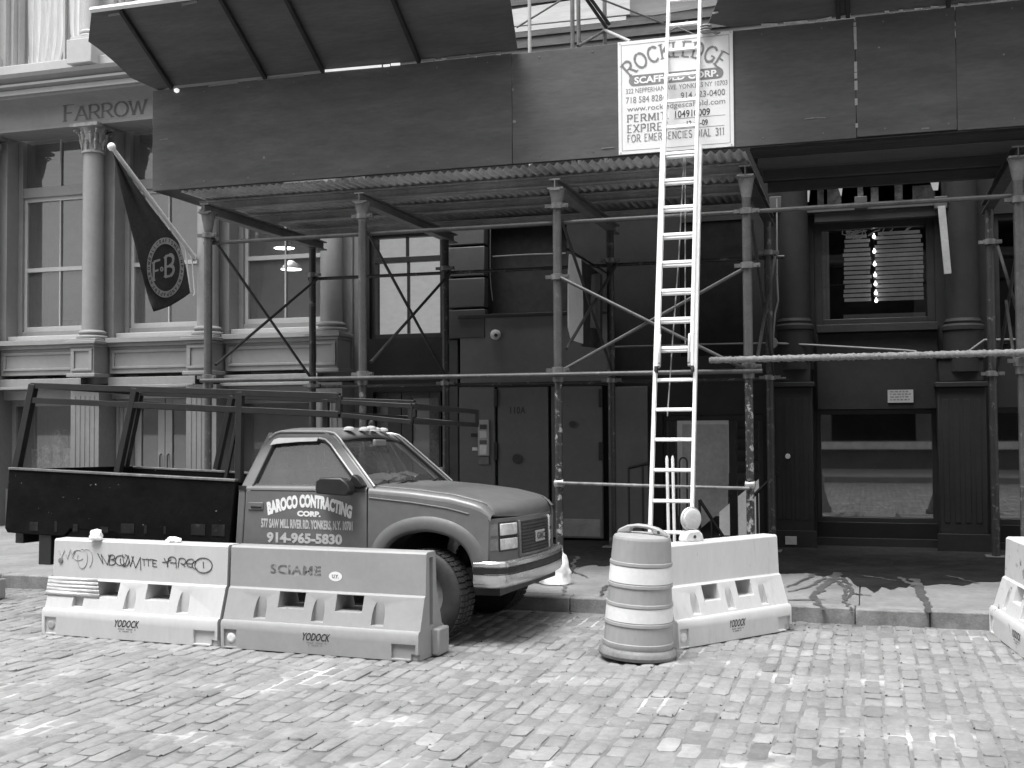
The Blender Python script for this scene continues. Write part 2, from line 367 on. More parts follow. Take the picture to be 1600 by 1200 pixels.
def barricade(label, loc, dirv, mat, plug, Lb=1.83, brand='dark', extra=None):
    rz = math.atan2(dirv[1], dirv[0])
    t = thing('traffic_barricade', label, 'barricade', (0,0,0), 0, 'plastic traffic barricades along the kerb', world=False)
    me = BARM.get(Lb) or barricade_mesh(Lb); BARM[Lb] = me; me = me.copy(); me.materials.clear(); me.materials.append(mat)
    b = bpy.data.objects.new('barrier_body', me); COL.objects.link(b); child(b, t)
    q = b.modifiers.new('edges', 'BEVEL'); q.width = .009; q.segments = 2; q.limit_method = 'ANGLE'; q.angle_limit = rad(40)
    e = MB().obox((Lb+.03, .10, .11), (.035,0,0), (0,.10,0), (0,0,.105)); e.build('end_lug', mat, t, bevel=.015)
    p = MB().lathe([(.0,-.226),(.022,-.229),(.034,-.226),(.042,-.218)], 20, (.052*Lb, 0, .08), ax='y'); p.build('drain_plug', plug, t)
    kx = Lb/1.83
    lettering('YODOCK', M('dark_print', .03, .7, .1), t, lambda u, v: (Lb*.5+(u-.5)*.26*kx, -.2368, .105+v*.062), bold=.02, shear=.07, name='brand_lettering')
    m = MB()
    for r_, (wd, zz) in enumerate(((.21, .085), (.15, .066))):
        n = int(wd/.017)
        for k in range(n):
            if (k*7+r_*3) % 5: m.add([(Lb*.5+(-wd/2+.017*k)*kx, -.2366, zz), (Lb*.5+(-wd/2+.017*k+.013)*kx, -.2366, zz), (Lb*.5+(-wd/2+.017*k+.013)*kx, -.2366, zz+.010), (Lb*.5+(-wd/2+.017*k)*kx, -.2366, zz+.010)], [(0,1,2,3)])
    m.build('small_print', M('grey_print', .2, .8, .1), t, smooth=0)
    if extra: extra(t, Lb)
    # loc = ground point under the front left corner
    off = Matrix.Rotation(rz, 3, 'Z') @ Vector((0, .235, 0))
    t.location = Vector(loc)+off; t.rotation_euler = (0, 0, rz)
    return t
white_pl = M('white_plastic_dirty', .54, .5, .06, 2.0, bump=.06, bsc=25, stretch=(2.2,2.2,.55), spots=[(.36, 3.5, .58, .80), (.22, 12, .68, .80)])
white_cl = M('white_plastic_scuffed', .48, .48, .05, 2.0, bump=.06, bsc=25, stretch=(2,2,.6), spots=[(.38, 3.2, .60, .85), (.25, 14, .72, .82)])
grey_pl = M('grey_plastic', .29, .5, .07, 2.0, bump=.06, bsc=25, spots=[(.42, 6, .66, .85)])
stain_pl = M('stained_white_plastic', .56, .5, .08, 2, bump=.06, bsc=25, spots=[(.12, 9, .60, .68)])
FZ = lambda z: -.102+(z-.482)*(.016/.318)-.002      # front face of the upper band
def scrawl(t, Lb):
    ink = M('marker_ink', .05, .6, .3); m = MB()
    def pen(pts, r=.0035): m.path([(x*Lb, FZ(z-.05)-.001, z-.05) for x, z in pts], r, 5)
    import math as mm
    def A(cx, cz, rx, rz, a0, a1, n=14): return [(cx+rx*mm.cos(rad(a0+(a1-a0)*i/n)), cz+rz*mm.sin(rad(a0+(a1-a0)*i/n))) for i in range(n+1)]
    pen([(.265,.75),(.30,.66),(.285,.745),(.325,.655),(.335,.74)])
    pen([(.33,.745),(.335,.665)]+A(.345,.725,.022,.02,100,-90,8)+A(.345,.68,.026,.023,90,-120,8))
    pen(A(.40,.70,.03,.042,30,330)); pen(A(.425,.70,.026,.05,90,-200)); pen([(.41,.75),(.425,.645),(.445,.745),(.46,.65),(.475,.74)])
    pen([(.465,.74),(.49,.64),(.515,.735),(.52,.625)])
    for k, x in enumerate((.535,.56,.585)): pen([(x,.72-.005*k),(x+.004,.66)], .0028); pen([(x-.012,.722),(x+.016,.716)], .0028)
    pen([(.585,.715),(.61,.713)], .0028); pen([(.585,.69),(.605,.688)], .0028); pen([(.585,.662),(.612,.66)], .0028)
    pen([(.64,.70),(.665,.705),(.69,.725)]); pen([(.65,.735),(.675,.67)]); pen([(.67,.66)]+A(.695,.72,.022,.03,190,10,10)+[(.72,.655)]); pen([(.685,.70),(.715,.70)])
    pen([(.73,.66),(.735,.74)]+A(.75,.715,.022,.028,120,-60,8)+[(.745,.70),(.77,.675)])
    pen(A(.80,.705,.024,.034,50,300,10)); pen([(.775,.70),(.81,.70)]); pen(A(.87,.69,.048,.062,0,360,22), .0042); pen([(.868,.72),(.872,.665)]); pen(A(.83,.69,.022,.034,90,290,8))
    m.build('graffiti', ink, t)
    m = MB()
    def pen2(pts): m.path([(x*Lb, FZ(z-.05)-.001, z-.05) for x, z in pts], .0028, 5)
    pen2([(.03,.76),(.05,.70),(.065,.77),(.085,.69),(.10,.775)]); pen2([(.10,.77),(.115,.70),(.13,.76)]); pen2(A(.15,.73,.035,.045,40,320)); pen2(A(.175,.70,.03,.085,120,-200)); pen2(A(.20,.70,.035,.085,120,-60))
    m.build('faded_graffiti', M('faded_ink', .38, .6, .3), t)
    MB().lathe([(0,-.012),(.022,-.010),(.026,.0),(.026,.02)], 18, (.045*Lb, FZ(.625), .625), ax='y').build('filler_cap', M('cap_grey', .18, .6, .3), t)
    m = MB()                                               # stretch film wound round one end of the unit
    for k in range(5):
        z0 = .335+.03*k; dd = .004*k
        prof = [(-.16-dd,z0),(-.155-dd,z0+.034),(.155+dd,z0+.034),(.16+dd,z0)]
        w = .14-.0045*(z0-.42)*20*.6
        yy = .165-(z0-.335)*.3+.012+dd*.5
        m.add([(-.012,-yy,z0),(.31*Lb-.01*k,-yy+.004,z0-.006+.008*k*.4),(.31*Lb-.01*k,-yy+.012,z0+.03),(-.012,-yy+.008,z0+.036),(-.012,yy,z0),(-.012,yy-.008,z0+.036)], [(0,1,2,3),(0,3,5,4)])
    m.build('stretch_film', M('film', .5, .22, .4, 3, bump=.6, bsc=14, stretch=(1,4,9), coat=.4), t, solid=.002)
def stencil(t, Lb):
    mb = MB(); tot = .265*Lb
    lettering('SCIAME', M('worn_stencil', .1, .8, .4, 8, spots=[(.3, 30, .5, .58)]), t, lambda u, v: (.215*Lb+u*tot, FZ(.600+v*.075), .600+v*.075), bold=.03, space=1.12, name='stencil_lettering')
    m = MB(); m.prism([(.555*Lb+.06*math.cos(a), FZ(.60), .60+.038*math.sin(a)) for a in [2*math.pi*k/28 for k in range(28)]], (0,-.0015,0))
    s_ = m.build('oval_sticker', M('sticker', .8, .4, .05), t)
    lettering('U.Y.', M('dark_print', .03), s_, lambda u, v: (.555*Lb+(u-.5)*.06, FZ(.60)-.003, .585+v*.03), bold=.02, name='lettering')
d1 = Vector((3.65,-.261,0)).normalized()
p1 = Vector((-6.936,8.504,0))
barricade('white plastic barricade with black marker graffiti beside the pickup bed', p1, d1, white_cl, M('plug_grey', .3), 1.83, extra=scrawl)
barricade('plain grey plastic barricade with stencilled letters and an oval sticker', p1+d1*1.862, d1, grey_pl, M('plug_light', .6), 1.79, extra=stencil)
p3 = Vector((-1.467,9.248,0)); d3 = Vector((.787,1.09,0)).normalized()
barricade('short white dirty barricade angled to the kerb behind the striped drum', p3, d3, white_pl, M('plug_light', .6), 1.39)
barricade('white barricade with dark stains cut off by the right edge of the photo', (0.975,10.72,0), Vector((.135,-1.1,0)).normalized(), stain_pl, M('plug_light', .6), 1.83)
# litter lying on the first unit
def lump(label, px, py, s, seed, mat, cat):
    p = onY(px, py, 8.62); bm = bmesh.new(); bmesh.ops.create_icosphere(bm, subdivisions=3, radius=1)
    me = bpy.data.meshes.new(cat.replace(' ', '_'))
    for v in bm.verts:
        n = noise.noise(v.co*1.4+Vector((seed,0,0)))*.35+noise.noise(v.co*4+Vector((seed,3,0)))*.12
        v.co *= 1+n; v.co.x *= s[0]; v.co.y *= s[1]; v.co.z *= s[2]
        if v.co.z < -.6*s[2]: v.co.z = -.6*s[2]
    bm.to_mesh(me); bm.free(); me.materials.append(mat); o = bpy.data.objects.new(cat.replace(' ', '_'), me); COL.objects.link(o)
    o.location = (p.x, p.y, .815+.6*s[2]); return tag(o, label, cat)
lump('crumpled white cup with dark side standing on the graffitied barricade', 150, 838, (.062,.05,.06), 3, M('paper', .8, .7, .05, 4, spots=[(.2, 7, .62, .68)]), 'crushed cup')
lump('flat white crumpled wrapper lying on top of the graffitied barricade', 271, 846, (.075,.04,.028), 8, M('paper_clean', .8, .7, .05), 'crumpled wrapper')

# ================================================================== DRUMS
def drum(label, loc, tilt):
    t = thing('traffic_drum', label, 'traffic drum', (0,0,0), 0, None, world=False)
    og = M('drum_plastic', .32, .42, .10, 3, bump=.05, stretch=(1,1,.4), spots=[(.36, 4, .58, .85), (.16, 11, .68, .82)]); wh = M('reflective_band', .72, .4, .08, 3, spots=[(.42, 7, .62, .8)])
    def r(z): return .268-.045*(z-.1)/.83
    MB().lathe([(.24,0),(.295,.005),(.305,.03),(.298,.055),(.285,.07),(.27,.08)], 40).build('base_ring', M('tyre_rubber', .18, .6, .3, 4, bump=.2), t)
    prof = [(.24,.07),(r(.1),.08)]
    zs = [.10,.125,.255,.28,.40,.425,.545,.57,.71,.735,.905]
    for i, z in enumerate(zs[:-1]):
        prof += [(r(z)+(.008 if i % 2 == 0 else .0), z+.002), (r(zs[i+1])+(.008 if i % 2 == 0 else 0), zs[i+1]-.002)]
    prof += [(r(.905), .905), (.215,.925), (.185,.938), (.0,.942)]
    MB().lathe(prof, 48, cap=False).build('drum_body', og, t, smooth=28)
    for a, b in ((.287,.395), (.578,.703)):
        MB().lathe([(r(a)-.001,a),(r(a)+.0035,a+.002),(r(b)+.0035,b-.002),(r(b)-.001,b)], 48, cap=False).build('white_band', wh, t)
    # moulded grip across the top
    m = MB(); pts = [(-.205,.93),(-.185,.965),(-.12,1.0),(-.04,1.015),(.05,1.013),(.13,.995),(.19,.965),(.21,.93)]
    outer = [(x, -.03, z) for x, z in pts]; inner = [(.09,-.03,.946),(.085,-.03,.975),(.03,-.03,.985),(-.05,-.03,.987),(-.085,-.03,.975),(-.09,-.03,.946)]
    m.prism(outer+inner, (0,.06,0)); m.build('grip', og, t, bevel=.012)
    m = MB().lathe([(.012,-.034),(.012,.034)], 12, (.14,0,.965), ax='y'); m.build('bolt', M('dark_metal', .05, .5), t)
    t.location = loc; t.rotation_euler = tilt; return t
drum('striped traffic drum leaning slightly in front of the short white barricade', onZ(996,1026,0)+Vector((0,0,.012)), (0, rad(3.0), rad(-8)))
p = onZ(9,947,0)-Vector((2.24,-.03,0)); barricade('pale barricade cut off by the left edge of the photo, near the pickup tailgate', p, Vector((1,-.02,0)).normalized(), white_cl, M('plug_light', .6), 1.80)
# warning light on the short barricade
q = p3+d3*.40+Vector((-d3.y, d3.x, 0))*.235
t = thing('warning_light', 'round lens barricade lamp on top of the short white barricade', 'warning light', (q.x, q.y, .812), math.atan2(d3.y, d3.x)-rad(8), world=False)
lens = M('lens_plastic', .55, .12, .15, 9, coat=.6, spots=[(.8, 6, .55, .7)])
MB().lathe([(.02,-.03),(.07,-.035),(.085,-.028),(.092,-.012),(.092,.012),(.085,.028),(.07,.035),(.02,.03)], 32, (0,0,.19), ax='y').build('lens', lens, t)
MB().lathe([(.094,-.012),(.100,-.012),(.100,.012),(.094,.012)], 32, (0,0,.19), cap=False, ax='y').build('lens_rim', M('pale_plastic', .6, .4), t)
MB().prism([(-.10,-.05,0),(.10,-.05,0),(.10,-.05,.03),(.085,-.05,.07),(.05,-.05,.10),(-.05,-.05,.10),(-.085,-.05,.07),(-.10,-.05,.03)], (0,.1,0)).build('battery_case', M('case_plastic', .68, .45, .1), t, bevel=.018)
MB().lathe([(.014,-.054),(.014,-.05)], 14, (0,0,.045), ax='y').build('switch_key', M('dark_metal', .05), t)

# ================================================================== SHOP BUILDING (cast iron columns) on the left
def rect(x0, y0, x1, y1, Y):
    xm, ym = (x0+x1)/2, (y0+y1)/2
    return onY(x0, ym, Y).x, onY(x1, ym, Y).x, onY(xm, y1, Y).z, onY(xm, y0, Y).z
shop = thing('shop_building', 'pale cast iron shopfront with round columns and FARROW on its frieze', 'building', (-10, 16, .13))
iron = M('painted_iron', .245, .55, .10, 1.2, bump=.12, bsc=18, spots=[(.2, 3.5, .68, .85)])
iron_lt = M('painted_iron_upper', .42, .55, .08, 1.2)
glz = GLASS('shop_glass', .82, .06, .02, .22, .36)  # grey body paints the pale reflected haze into the panes
XC = [-14.285, -12.13, -9.975, -7.82]; PW = .26
def oneof(mb, name, mat, par, **k): return mb.build(name, mat, par, **k)
m = MB()
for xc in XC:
    m.box(xc-PW, xc+PW, 16.25, 16.95, 2.5, 6.78); MB().box(xc-.27, xc+.27, 15.86, 16.95, .13, 2.45).build('street_pier', M('painted_iron_base', .17, .6, .12, 1.5, bump=.12, bsc=18, spots=[(.11, 3, .62, .85)]), shop, bevel=.006)  # same iron in a darker tone, street level shade put into the colour
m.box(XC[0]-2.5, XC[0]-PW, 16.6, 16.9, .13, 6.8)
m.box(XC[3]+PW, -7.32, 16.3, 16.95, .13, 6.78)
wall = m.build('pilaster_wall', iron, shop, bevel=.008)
m = MB(); m.box(-17, -7.35, 21, 21.2, .1, 7); m.box(-17, -7.35, 16.97, 21, 6.8, 6.9); m.box(-17,-7.35,16.97,21,.12,.2); m.box(-17.2,-17,16.6,21.2,.1,7); m.box(-7.45,-7.35,16.97,21.2,.1,7)
m.build('interior', M('interior_plaster', .42, .8, .1), shop)
m = MB(); m.box(-17, -7.4, 16.9, 21, 2.55, 2.65); m.build('mezzanine_floor', M('interior_dark', .15), shop)
m = MB(); rr = random.Random(4)
for k in range(26):
    x = -16+k*.34; h = rr.uniform(.4, 1.3); z0 = rr.choice((2.66, .2, .2)); y = rr.uniform(17.6, 20); m.box(x, x+rr.uniform(.1,.4), y, y+.3, z0, z0+h)
m.build('shelving', M('display_goods', .38, .7, .6, .9), shop)
def shaft(xc, yc, z0, z1, r, par, mat, cap=True):
    c = MB().lathe([(r*1.02,z0+.15),(r,z0+.4),(r*.985,z1-.5),(r*.93,z1-.02)], 36, (xc,yc,0), cap=False).build('column', mat, par, smooth=40)
    MB().lathe([(r*1.42,z0),(r*1.5,z0+.02),(r*1.5,z0+.045),(r*1.35,z0+.06),(r*1.2,z0+.075),(r*1.22,z0+.085),(r*1.32,z0+.10),(r*1.33,z0+.12),(r*1.2,z0+.14),(r*1.04,z0+.155)], 36, (xc,yc,0)).build('column_base', mat, c, smooth=30)
    if cap:
        m = MB().lathe([(r*.95,z1-.02),(r*1.1,z1-.01),(r*1.1,z1+.02),(r*.95,z1+.03),(r*1.0,z1+.2),(r*1.25,z1+.38),(r*1.3,z1+.40)], 28, (xc,yc,0))
        for row, (zz, n, rr_, hh) in enumerate(((.04, 8, 1.06, .15), (.14, 8, 1.14, .17))):
            for k in range(n):
                a = 2*math.pi*(k+.5*row)/n; pts = []
                for i in range(6):
                    t_ = i/5; q = r*(rr_+.28*t_**2.2); pts.append((xc+q*math.cos(a), yc+q*math.sin(a), z1+zz+hh*math.sin(t_*2.0)/math.sin(1.57)))
                m.path(pts, [.014,.024,.03,.03,.024,.012], 6)
        for k in range(4):
            a = math.pi/4+k*math.pi/2; q = r*1.55
            m.path([(xc+math.cos(a)*(q+.05*math.cos(w*.9)*(1-w/9)), yc+math.sin(a)*(q+.05*math.cos(w*.9)*(1-w/9)), z1+.33+.045*math.sin(w*.9)*(1-w/9)) for w in range(9)], .014, 6)
            m.path([(xc+math.cos(a)*r*1.0, yc+math.sin(a)*r*1.0, z1+.12), (xc+math.cos(a)*r*1.35, yc+math.sin(a)*r*1.35, z1+.30)], .02, 6)
        m.box(xc-r*1.55, xc+r*1.55, yc-r*1.55, yc+r*1.55, z1+.40, z1+.455)
        m.build('capital', M('capital_iron', .27, .6, .35, 9), c, smooth=40)
    return c
ZP = 3.22
for xc in XC:
    shaft(xc, 16.05, ZP, 6.30, .168, shop, iron)
    m = MB(); m.box(xc-.225, xc+.225, 15.79, 16.25, 2.66, ZP-.13)
    p = m.build('pedestal', iron, shop, bevel=.006)
    m = MB(); m.box(xc-.25, xc+.25, 15.76, 16.25, ZP-.13, ZP-.085); m.box(xc-.29, xc+.29, 15.72, 16.25, ZP-.085, ZP-.03); m.box(xc-.25, xc+.25, 15.79, 16.25, ZP-.03, ZP+.005); MB().box(xc-.27, xc+.27, 15.74, 16.25, 2.60, 2.66).build('pedestal_foot', iron, p, bevel=.01)
    m.build('pedestal_cap', iron, p, bevel=.01)
    m = MB()                      # raised frame makes the sunk panel
    for a, b, c, d in ((-.2,.2,3.02,3.06),(-.2,.2,2.70,2.74),(-.2,-.14,2.74,3.02),(.14,.2,2.74,3.02)): m.box(xc+a, xc+b, 15.765, 15.79, c, d)
    m.build('panel_frame', iron, p, bevel=.005)
    m = MB()
    for k in range(5): m.box(xc-.21+k*.09, xc-.17+k*.09, 15.850, 15.862, .4, 2.3)
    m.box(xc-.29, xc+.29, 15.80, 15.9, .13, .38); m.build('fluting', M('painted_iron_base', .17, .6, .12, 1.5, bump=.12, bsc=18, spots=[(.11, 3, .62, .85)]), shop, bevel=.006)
def bay(a, b, i):
    x0, x1 = XC[a]+PW if a is not None else XC[0]-2.2, XC[b]-PW
    Yg = 16.62
    w = MB(); w.box(x0, x0+.09, Yg-.09, Yg+.05, 3.34, 6.75); w.box(x1-.09, x1, Yg-.09, Yg+.05, 3.34, 6.75); w.box(x0+.09, x1-.09, Yg-.08, Yg+.05, 5.76, 5.93); w.box(x0+.09, x1-.09, Yg-.08, Yg+.05, 3.34, 3.44)
    fr = w.build('window', iron, shop, bevel=.006)
    s1 = MB(); xm = (x0+x1)/2
    for (xa, xb, za, zb) in ((x0+.09, x0+.15, 3.44, 5.76), (x1-.15, x1-.09, 3.44, 5.76), (x0+.15, x1-.15, 4.47, 4.54), (x0+.15, x1-.15, 3.44, 3.52), (x0+.15, x1-.15, 5.69, 5.76)): s1.box(xa, xb, Yg-.035, Yg+.03, za, zb)
    s1.box(xm-.014, xm+.014, Yg-.03, Yg+.02, 3.52, 4.47); s1.box(xm-.014, xm+.014, Yg-.03, Yg+.02, 4.54, 5.69); s1.box(xm-.014, xm+.014, Yg-.03, Yg+.02, 5.93, 6.75)
    s1.build('sash', iron_lt, fr, bevel=.004)
    m2 = MB()
    for za, zb in ((3.5, 4.5), (4.5, 5.7), (5.9, 6.75)): m2.add([(x0+.1, Yg+.004, za), (x1-.1, Yg+.004, za), (x1-.1, Yg+.004, zb), (x0+.1, Yg+.004, zb)], [(0,1,2,3)])
    m2.build('pane', glz, fr, smooth=0)
    m = MB(); m.box(x0, x1, 16.3, Yg+.05, 3.26, 3.34); m.build('window_sill', iron_lt, fr, bevel=.01)
    m = MB(); m.box(x0, x1, 16.14, 16.6, 2.66, 3.10); m.box(x0, x1, 16.08, 16.6, 3.10, 3.16); m.box(x0, x1, 16.02, 16.6, 3.16, 3.24)
    for (xa, xb, za, zb) in ((x0+.06, x1-.06, 3.0, 3.05), (x0+.06, x1-.06, 2.74, 2.78), (x0+.06, x0+.11, 2.78, 3.0), (x1-.11, x1-.06, 2.78, 3.0)): m.box(xa, xb, 16.12, 16.14, za, zb)
    m.build('spandrel_panel', iron, shop, bevel=.006)
    m = MB(); m.box(x0-.02, x1+.02, 16.0, 16.6, 2.42, 2.47); m.box(x0, x1, 16.1, 16.6, 2.47, 2.6); m.box(x0, x1, 16.2, 16.6, 2.25, 2.42); m.build('shop_cornice', iron, shop, bevel=.008)
    return x0, x1
for k, (a, b) in enumerate(((None, 0), (0, 1), (1, 2), (2, 3))): bay(a, b, k)
# street level: display windows and a double door
for (a, b, door) in ((0, 1, False), (1, 2, True), (2, 3, False)):
    x0, x1 = XC[a]+.27, XC[b]-.27; Yg = 16.45
    if door:
        xm = x0+.86
        for (xa, xb, hs) in ((x0+.28, xm-.005, 1), (xm+.005, x1-.22, -1)):
            m = MB(); 
            for (p, q_, za, zb) in ((xa, xa+.13, .2, 2.25), (xb-.13, xb, .2, 2.25), (xa+.13, xb-.13, 2.1, 2.25), (xa+.13, xb-.13, .2, .75)): m.box(p, q_, Yg-.03, Yg+.03, za, zb)
            d = m.build('shop_door', iron, shop, bevel=.006)
            MB().add([(xa+.12, Yg, .74), (xb-.12, Yg, .74), (xb-.12, Yg, 2.12), (xa+.12, Yg, 2.12)], [(0,1,2,3)]).build('door_pane', glz, d, smooth=0)
            hx_ = xb-.065 if hs > 0 else xa+.065
            MB().path([(hx_, Yg-.03, 1.0), (hx_, Yg-.07, 1.02), (hx_, Yg-.07, 1.32), (hx_, Yg-.03, 1.34)], .012, 8).build('door_handle', M('dark_metal', .05), d)
        for (xa, xb, st) in ((x0, x0+.27, .08), (x1-.21, x1, .065)):
            m = MB(); m.box(xa, xb, 16.3, 16.6, .13, 2.25)
            for k in range(3): m.box(xa+.03+k*st, xa+.07+k*st, 16.275, 16.302, .3, 2.2)
            m.build('door_surround', iron, shop, bevel=.005)
    else:
        m = MB()
        for (p, q_, za, zb) in ((x0, x0+.08, .75, 2.25), (x1-.08, x1, .75, 2.25), (x0+.08, x1-.08, .75, .83), (x0+.08, x1-.08, 2.15, 2.25)): m.box(p, q_, Yg-.05, Yg+.05, za, zb)
        d = m.build('display_window', iron, shop, bevel=.005)
        MB().add([(x0+.07, Yg, .8), (x1-.07, Yg, .8), (x1-.07, Yg, 2.2), (x0+.07, Yg, 2.2)], [(0,1,2,3)]).build('pane', glz, d, smooth=0)
        MB().box(x0, x1, 16.25, 16.6, .13, .75).build('stall_riser', iron, shop, bevel=.006)
        m = MB(); rr = random.Random(a+11)
        for k in range(7):
            x = x0+.12+k*.22; h = rr.uniform(.25, .95); m.box(x, x+.15, 16.75, 16.95, .85, .85+h)
        m.build('window_display', M('display_goods_pale', .5, .7, .5, 2.3), shop)
# frieze, cornice and first floor
CXL, CXR = -18.5, -7.4
fr = MB().prism([(CXL,y,z) for y, z in ((16.5,6.75),(15.93,6.75),(15.93,6.79),(15.95,6.80),(15.95,7.12),(15.90,7.15),(15.62,7.20),(15.60,7.23),(15.55,7.24),(15.55,7.32),(15.57,7.33),(15.50,7.37),(15.50,7.41),(15.56,7.42),(15.46,7.50),(15.44,7.56),(15.9,7.60),(16.5,7.62))], (CXR-CXL,0,0)).build('cornice', iron, shop, smooth=25)
pa, pb = onY(99, 186, 15.945), onY(231, 178, 15.945)
fw = .27; gw = stroke_width('F', .1)
mb = MB(); ch = .235
_, w1 = stroke_text('F', lambda u, v, e: (u*ch*1.18, 15.945-e, v*ch*1.18), t=.13, serif=.12, gap=.08, mb=mb)
_, w2 = stroke_text('ARROW', lambda u, v, e: ((u+(GL['F'][0]+.02)*1.18)*ch, 15.945-e, v*ch), t=.13, serif=.12, gap=.03, mb=mb)
tw = max(p[0] for p in mb.v); kx = (pb.x-pa.x)/tw
mb.v = [(pa.x+p[0]*kx, p[1], 6.845+p[2]) for p in mb.v]
mb.build('frieze_lettering', M('sign_grey', .10, .6, .15), shop, smooth=0, recalc=False)
m = MB(); m.box(CXL, CXR, 15.86, 16.5, 7.62, 7.86); m.build('sill_course', iron_lt, shop, bevel=.012)
for xc in XC[:3]:
    p = MB().box(xc-.24, xc+.24, 15.66, 16.2, 7.70, 8.10).build('upper_pedestal', iron_lt, shop, bevel=.012)
    MB().box(xc-.2, xc+.2, 15.7, 16.2, 8.10, 8.15).build('pedestal_cap', iron_lt, p, bevel=.008)
    shaft(xc, 15.95, 8.15, 11.2, .13, shop, iron_lt, cap=False)
m = MB()
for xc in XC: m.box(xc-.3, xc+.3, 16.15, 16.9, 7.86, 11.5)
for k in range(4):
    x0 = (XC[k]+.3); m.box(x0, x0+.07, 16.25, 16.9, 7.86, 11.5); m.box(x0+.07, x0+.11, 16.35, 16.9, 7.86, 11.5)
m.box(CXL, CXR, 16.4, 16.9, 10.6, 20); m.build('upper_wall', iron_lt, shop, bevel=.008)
for k in range(3):
    x0, x1 = XC[k]+.41, XC[k+1]-.3; xm = (x0+x1)/2+.12
    m = MB(); m.box(xm-.02, xm+.02, 16.44, 16.5, 7.9, 10.6); m.box(x0, x1, 16.44, 16.52, 7.86, 7.98)
    w = m.build('upper_window', iron_lt, shop, bevel=.005)
    MB().add([(x0, 16.48, 7.95), (x1, 16.48, 7.95), (x1, 16.48, 10.6), (x0, 16.48, 10.6)], [(0,1,2,3)]).build('pane', GLASS('clear_glass', .96, .03, .02), w, smooth=0)
    def cloth(xa, xb, flip):
        def fn(u, v):
            z = 8.0+2.6*v; g_ = 1-.35*math.exp(-((v-.0)/.12)**2)*(1 if flip else .4); x = (xa if not flip else xb)+((xb-xa)*u if not flip else -(xb-xa)*(1-u))*g_
            return (x, 16.56+.035*math.sin(u*40+3*math.sin(v*2+u*5))+.012*math.sin(u*91+v*3), z)
        return fn
    MB().grid(cloth(x0, xm-.05, False), 70, 14).build('curtain', M('curtain', .86, .9, .12, 9, stretch=(6,1,.3), emis=.15), shop, smooth=80)  # cloth given a glow of its own to brighten it
    MB().grid(cloth(xm+.02, x1, True), 70, 14).build('curtain', M('curtain', .85, .9, .04), shop, smooth=80)
m = MB(); m.box(CXL, CXR, 17.4, 17.5, 7.7, 11); m.build('room_wall', M('interior_plaster', .42), shop)
# pendant lamps glowing inside the shop
lampm = M('lamp_glow', .9, .5, 0, emis=9.)
for (px, py) in ((444, 388), (455, 421)):
    p = onY(px, py, 18.2); t = thing('pendant_lamp', 'glowing pendant lamp behind the shop window, '+('upper' if py < 400 else 'lower')+' of the two', 'pendant lamp', (p.x, p.y, p.z), 0, 'pendant lamps in the shop', world=False)
    MB().lathe([(.03,.16),(.08,.13),(.17,.03),(.19,0),(.185,0),(.16,.03),(.03,.14)], 28, cap=False).build('lamp_shade', M('pale_plastic', .6), t)
    MB().lathe([(.0,.0),(.17,.0),(.18,.012),(.0,.05)], 28).build('diffuser', lampm, t)
    MB().tube((0,0,.15), (0,0,6.8-p.z), .006, 6).build('cord', M('dark_metal', .05), t)

# ------------------------------------------------------------------ flag on its pole
base = onY(303, 402, 15.86); tip = onY(177, 233, 14.35)
t = thing('shop_flag', 'dark banner with a ringed monogram hanging from a slanted white pole', 'flag', tuple(base))
ax = (base-tip).normalized()
MB().path([base+ax*.05, tip], [.040, .032], 12).build('flagpole', M('white_paint', .62, .45, .06), t)
MB().lathe([(0,-.06),(.03,-.055),(.055,-.025),(.062,0),(.055,.03),(.03,.055),(0,.06)], 20, tuple(tip-ax*.04)).build('finial', M('finial_white', .85, .25, .02), t)
MB().lathe([(.06,-.02),(.06,.0),(.035,.02),(.03,.14)], 16, (base.x, 15.86, base.z), ax='y').build('pole_socket', M('socket_iron', .3), t)
nfl = Vector((0,0,1)).cross(Vector((ax.x, ax.y, 0)).normalized()).normalized()
if nfl.dot(Vector((0,-1,0))) < 0 and nfl.x < 0: nfl = -nfl
fo = tip
def FP(px, py, e=0.): return onP(px, py, fo+nfl*e, nfl)
if (CAMP-FP(250,400)).dot(nfl) < 0: nfl = -nfl
L_ = [(177,238),(186,284),(200,340),(214,395),(225,440),(233,470),(240,487)]
R_ = [(179,243),(209,286),(235,322),(257,350),(279,378),(291,420),(297,458)]
def lerp(P, v):
    q = v*(len(P)-1); i = min(int(q), len(P)-2); f_ = q-i; return P[i][0]+(P[i+1][0]-P[i][0])*f_, P[i][1]+(P[i+1][1]-P[i][1])*f_
def flagfn(u, v):
    a, b = lerp(L_, v), lerp(R_, v); wv = max(0, .62-v)/.62; px = a[0]+(b[0]-a[0])*u; py = a[1]+(b[1]-a[1])*u+ (4*math.sin(u*math.pi) if v > .9 else 0)
    return FP(px, py, .011*math.sin(u*5+v*3)*v+.006*math.sin(u*11)*v+.05*wv*min(1, v*5)*math.sin(u*10+v*4)+(.035*math.sin(v*15) if u < .1 else 0)*v)
fl = MB().grid(flagfn, 22, 30).build('flag_cloth', M('flag_cloth', .028, .85, .2, 5), t, smooth=80, solid=.004)
em = M('flag_print', .30, .8, .1)
mb = MB(); cx, cy = 258.5, 418; N = 48
def el(a, rx, ry): return (cx+rx*math.cos(a)+ry*.10*math.sin(a)*-0, cy-ry*math.sin(a))
FE = .022
vs = []
for k in range(N):
    a = 2*math.pi*k/N; vs += [FP(*el(a, 29, 47), FE), FP(*el(a, 22.5, 37), FE)]
mb.add(vs, [(2*k, 2*k+1, (2*k+3) % (2*N), (2*k+2) % (2*N)) for k in range(N)])
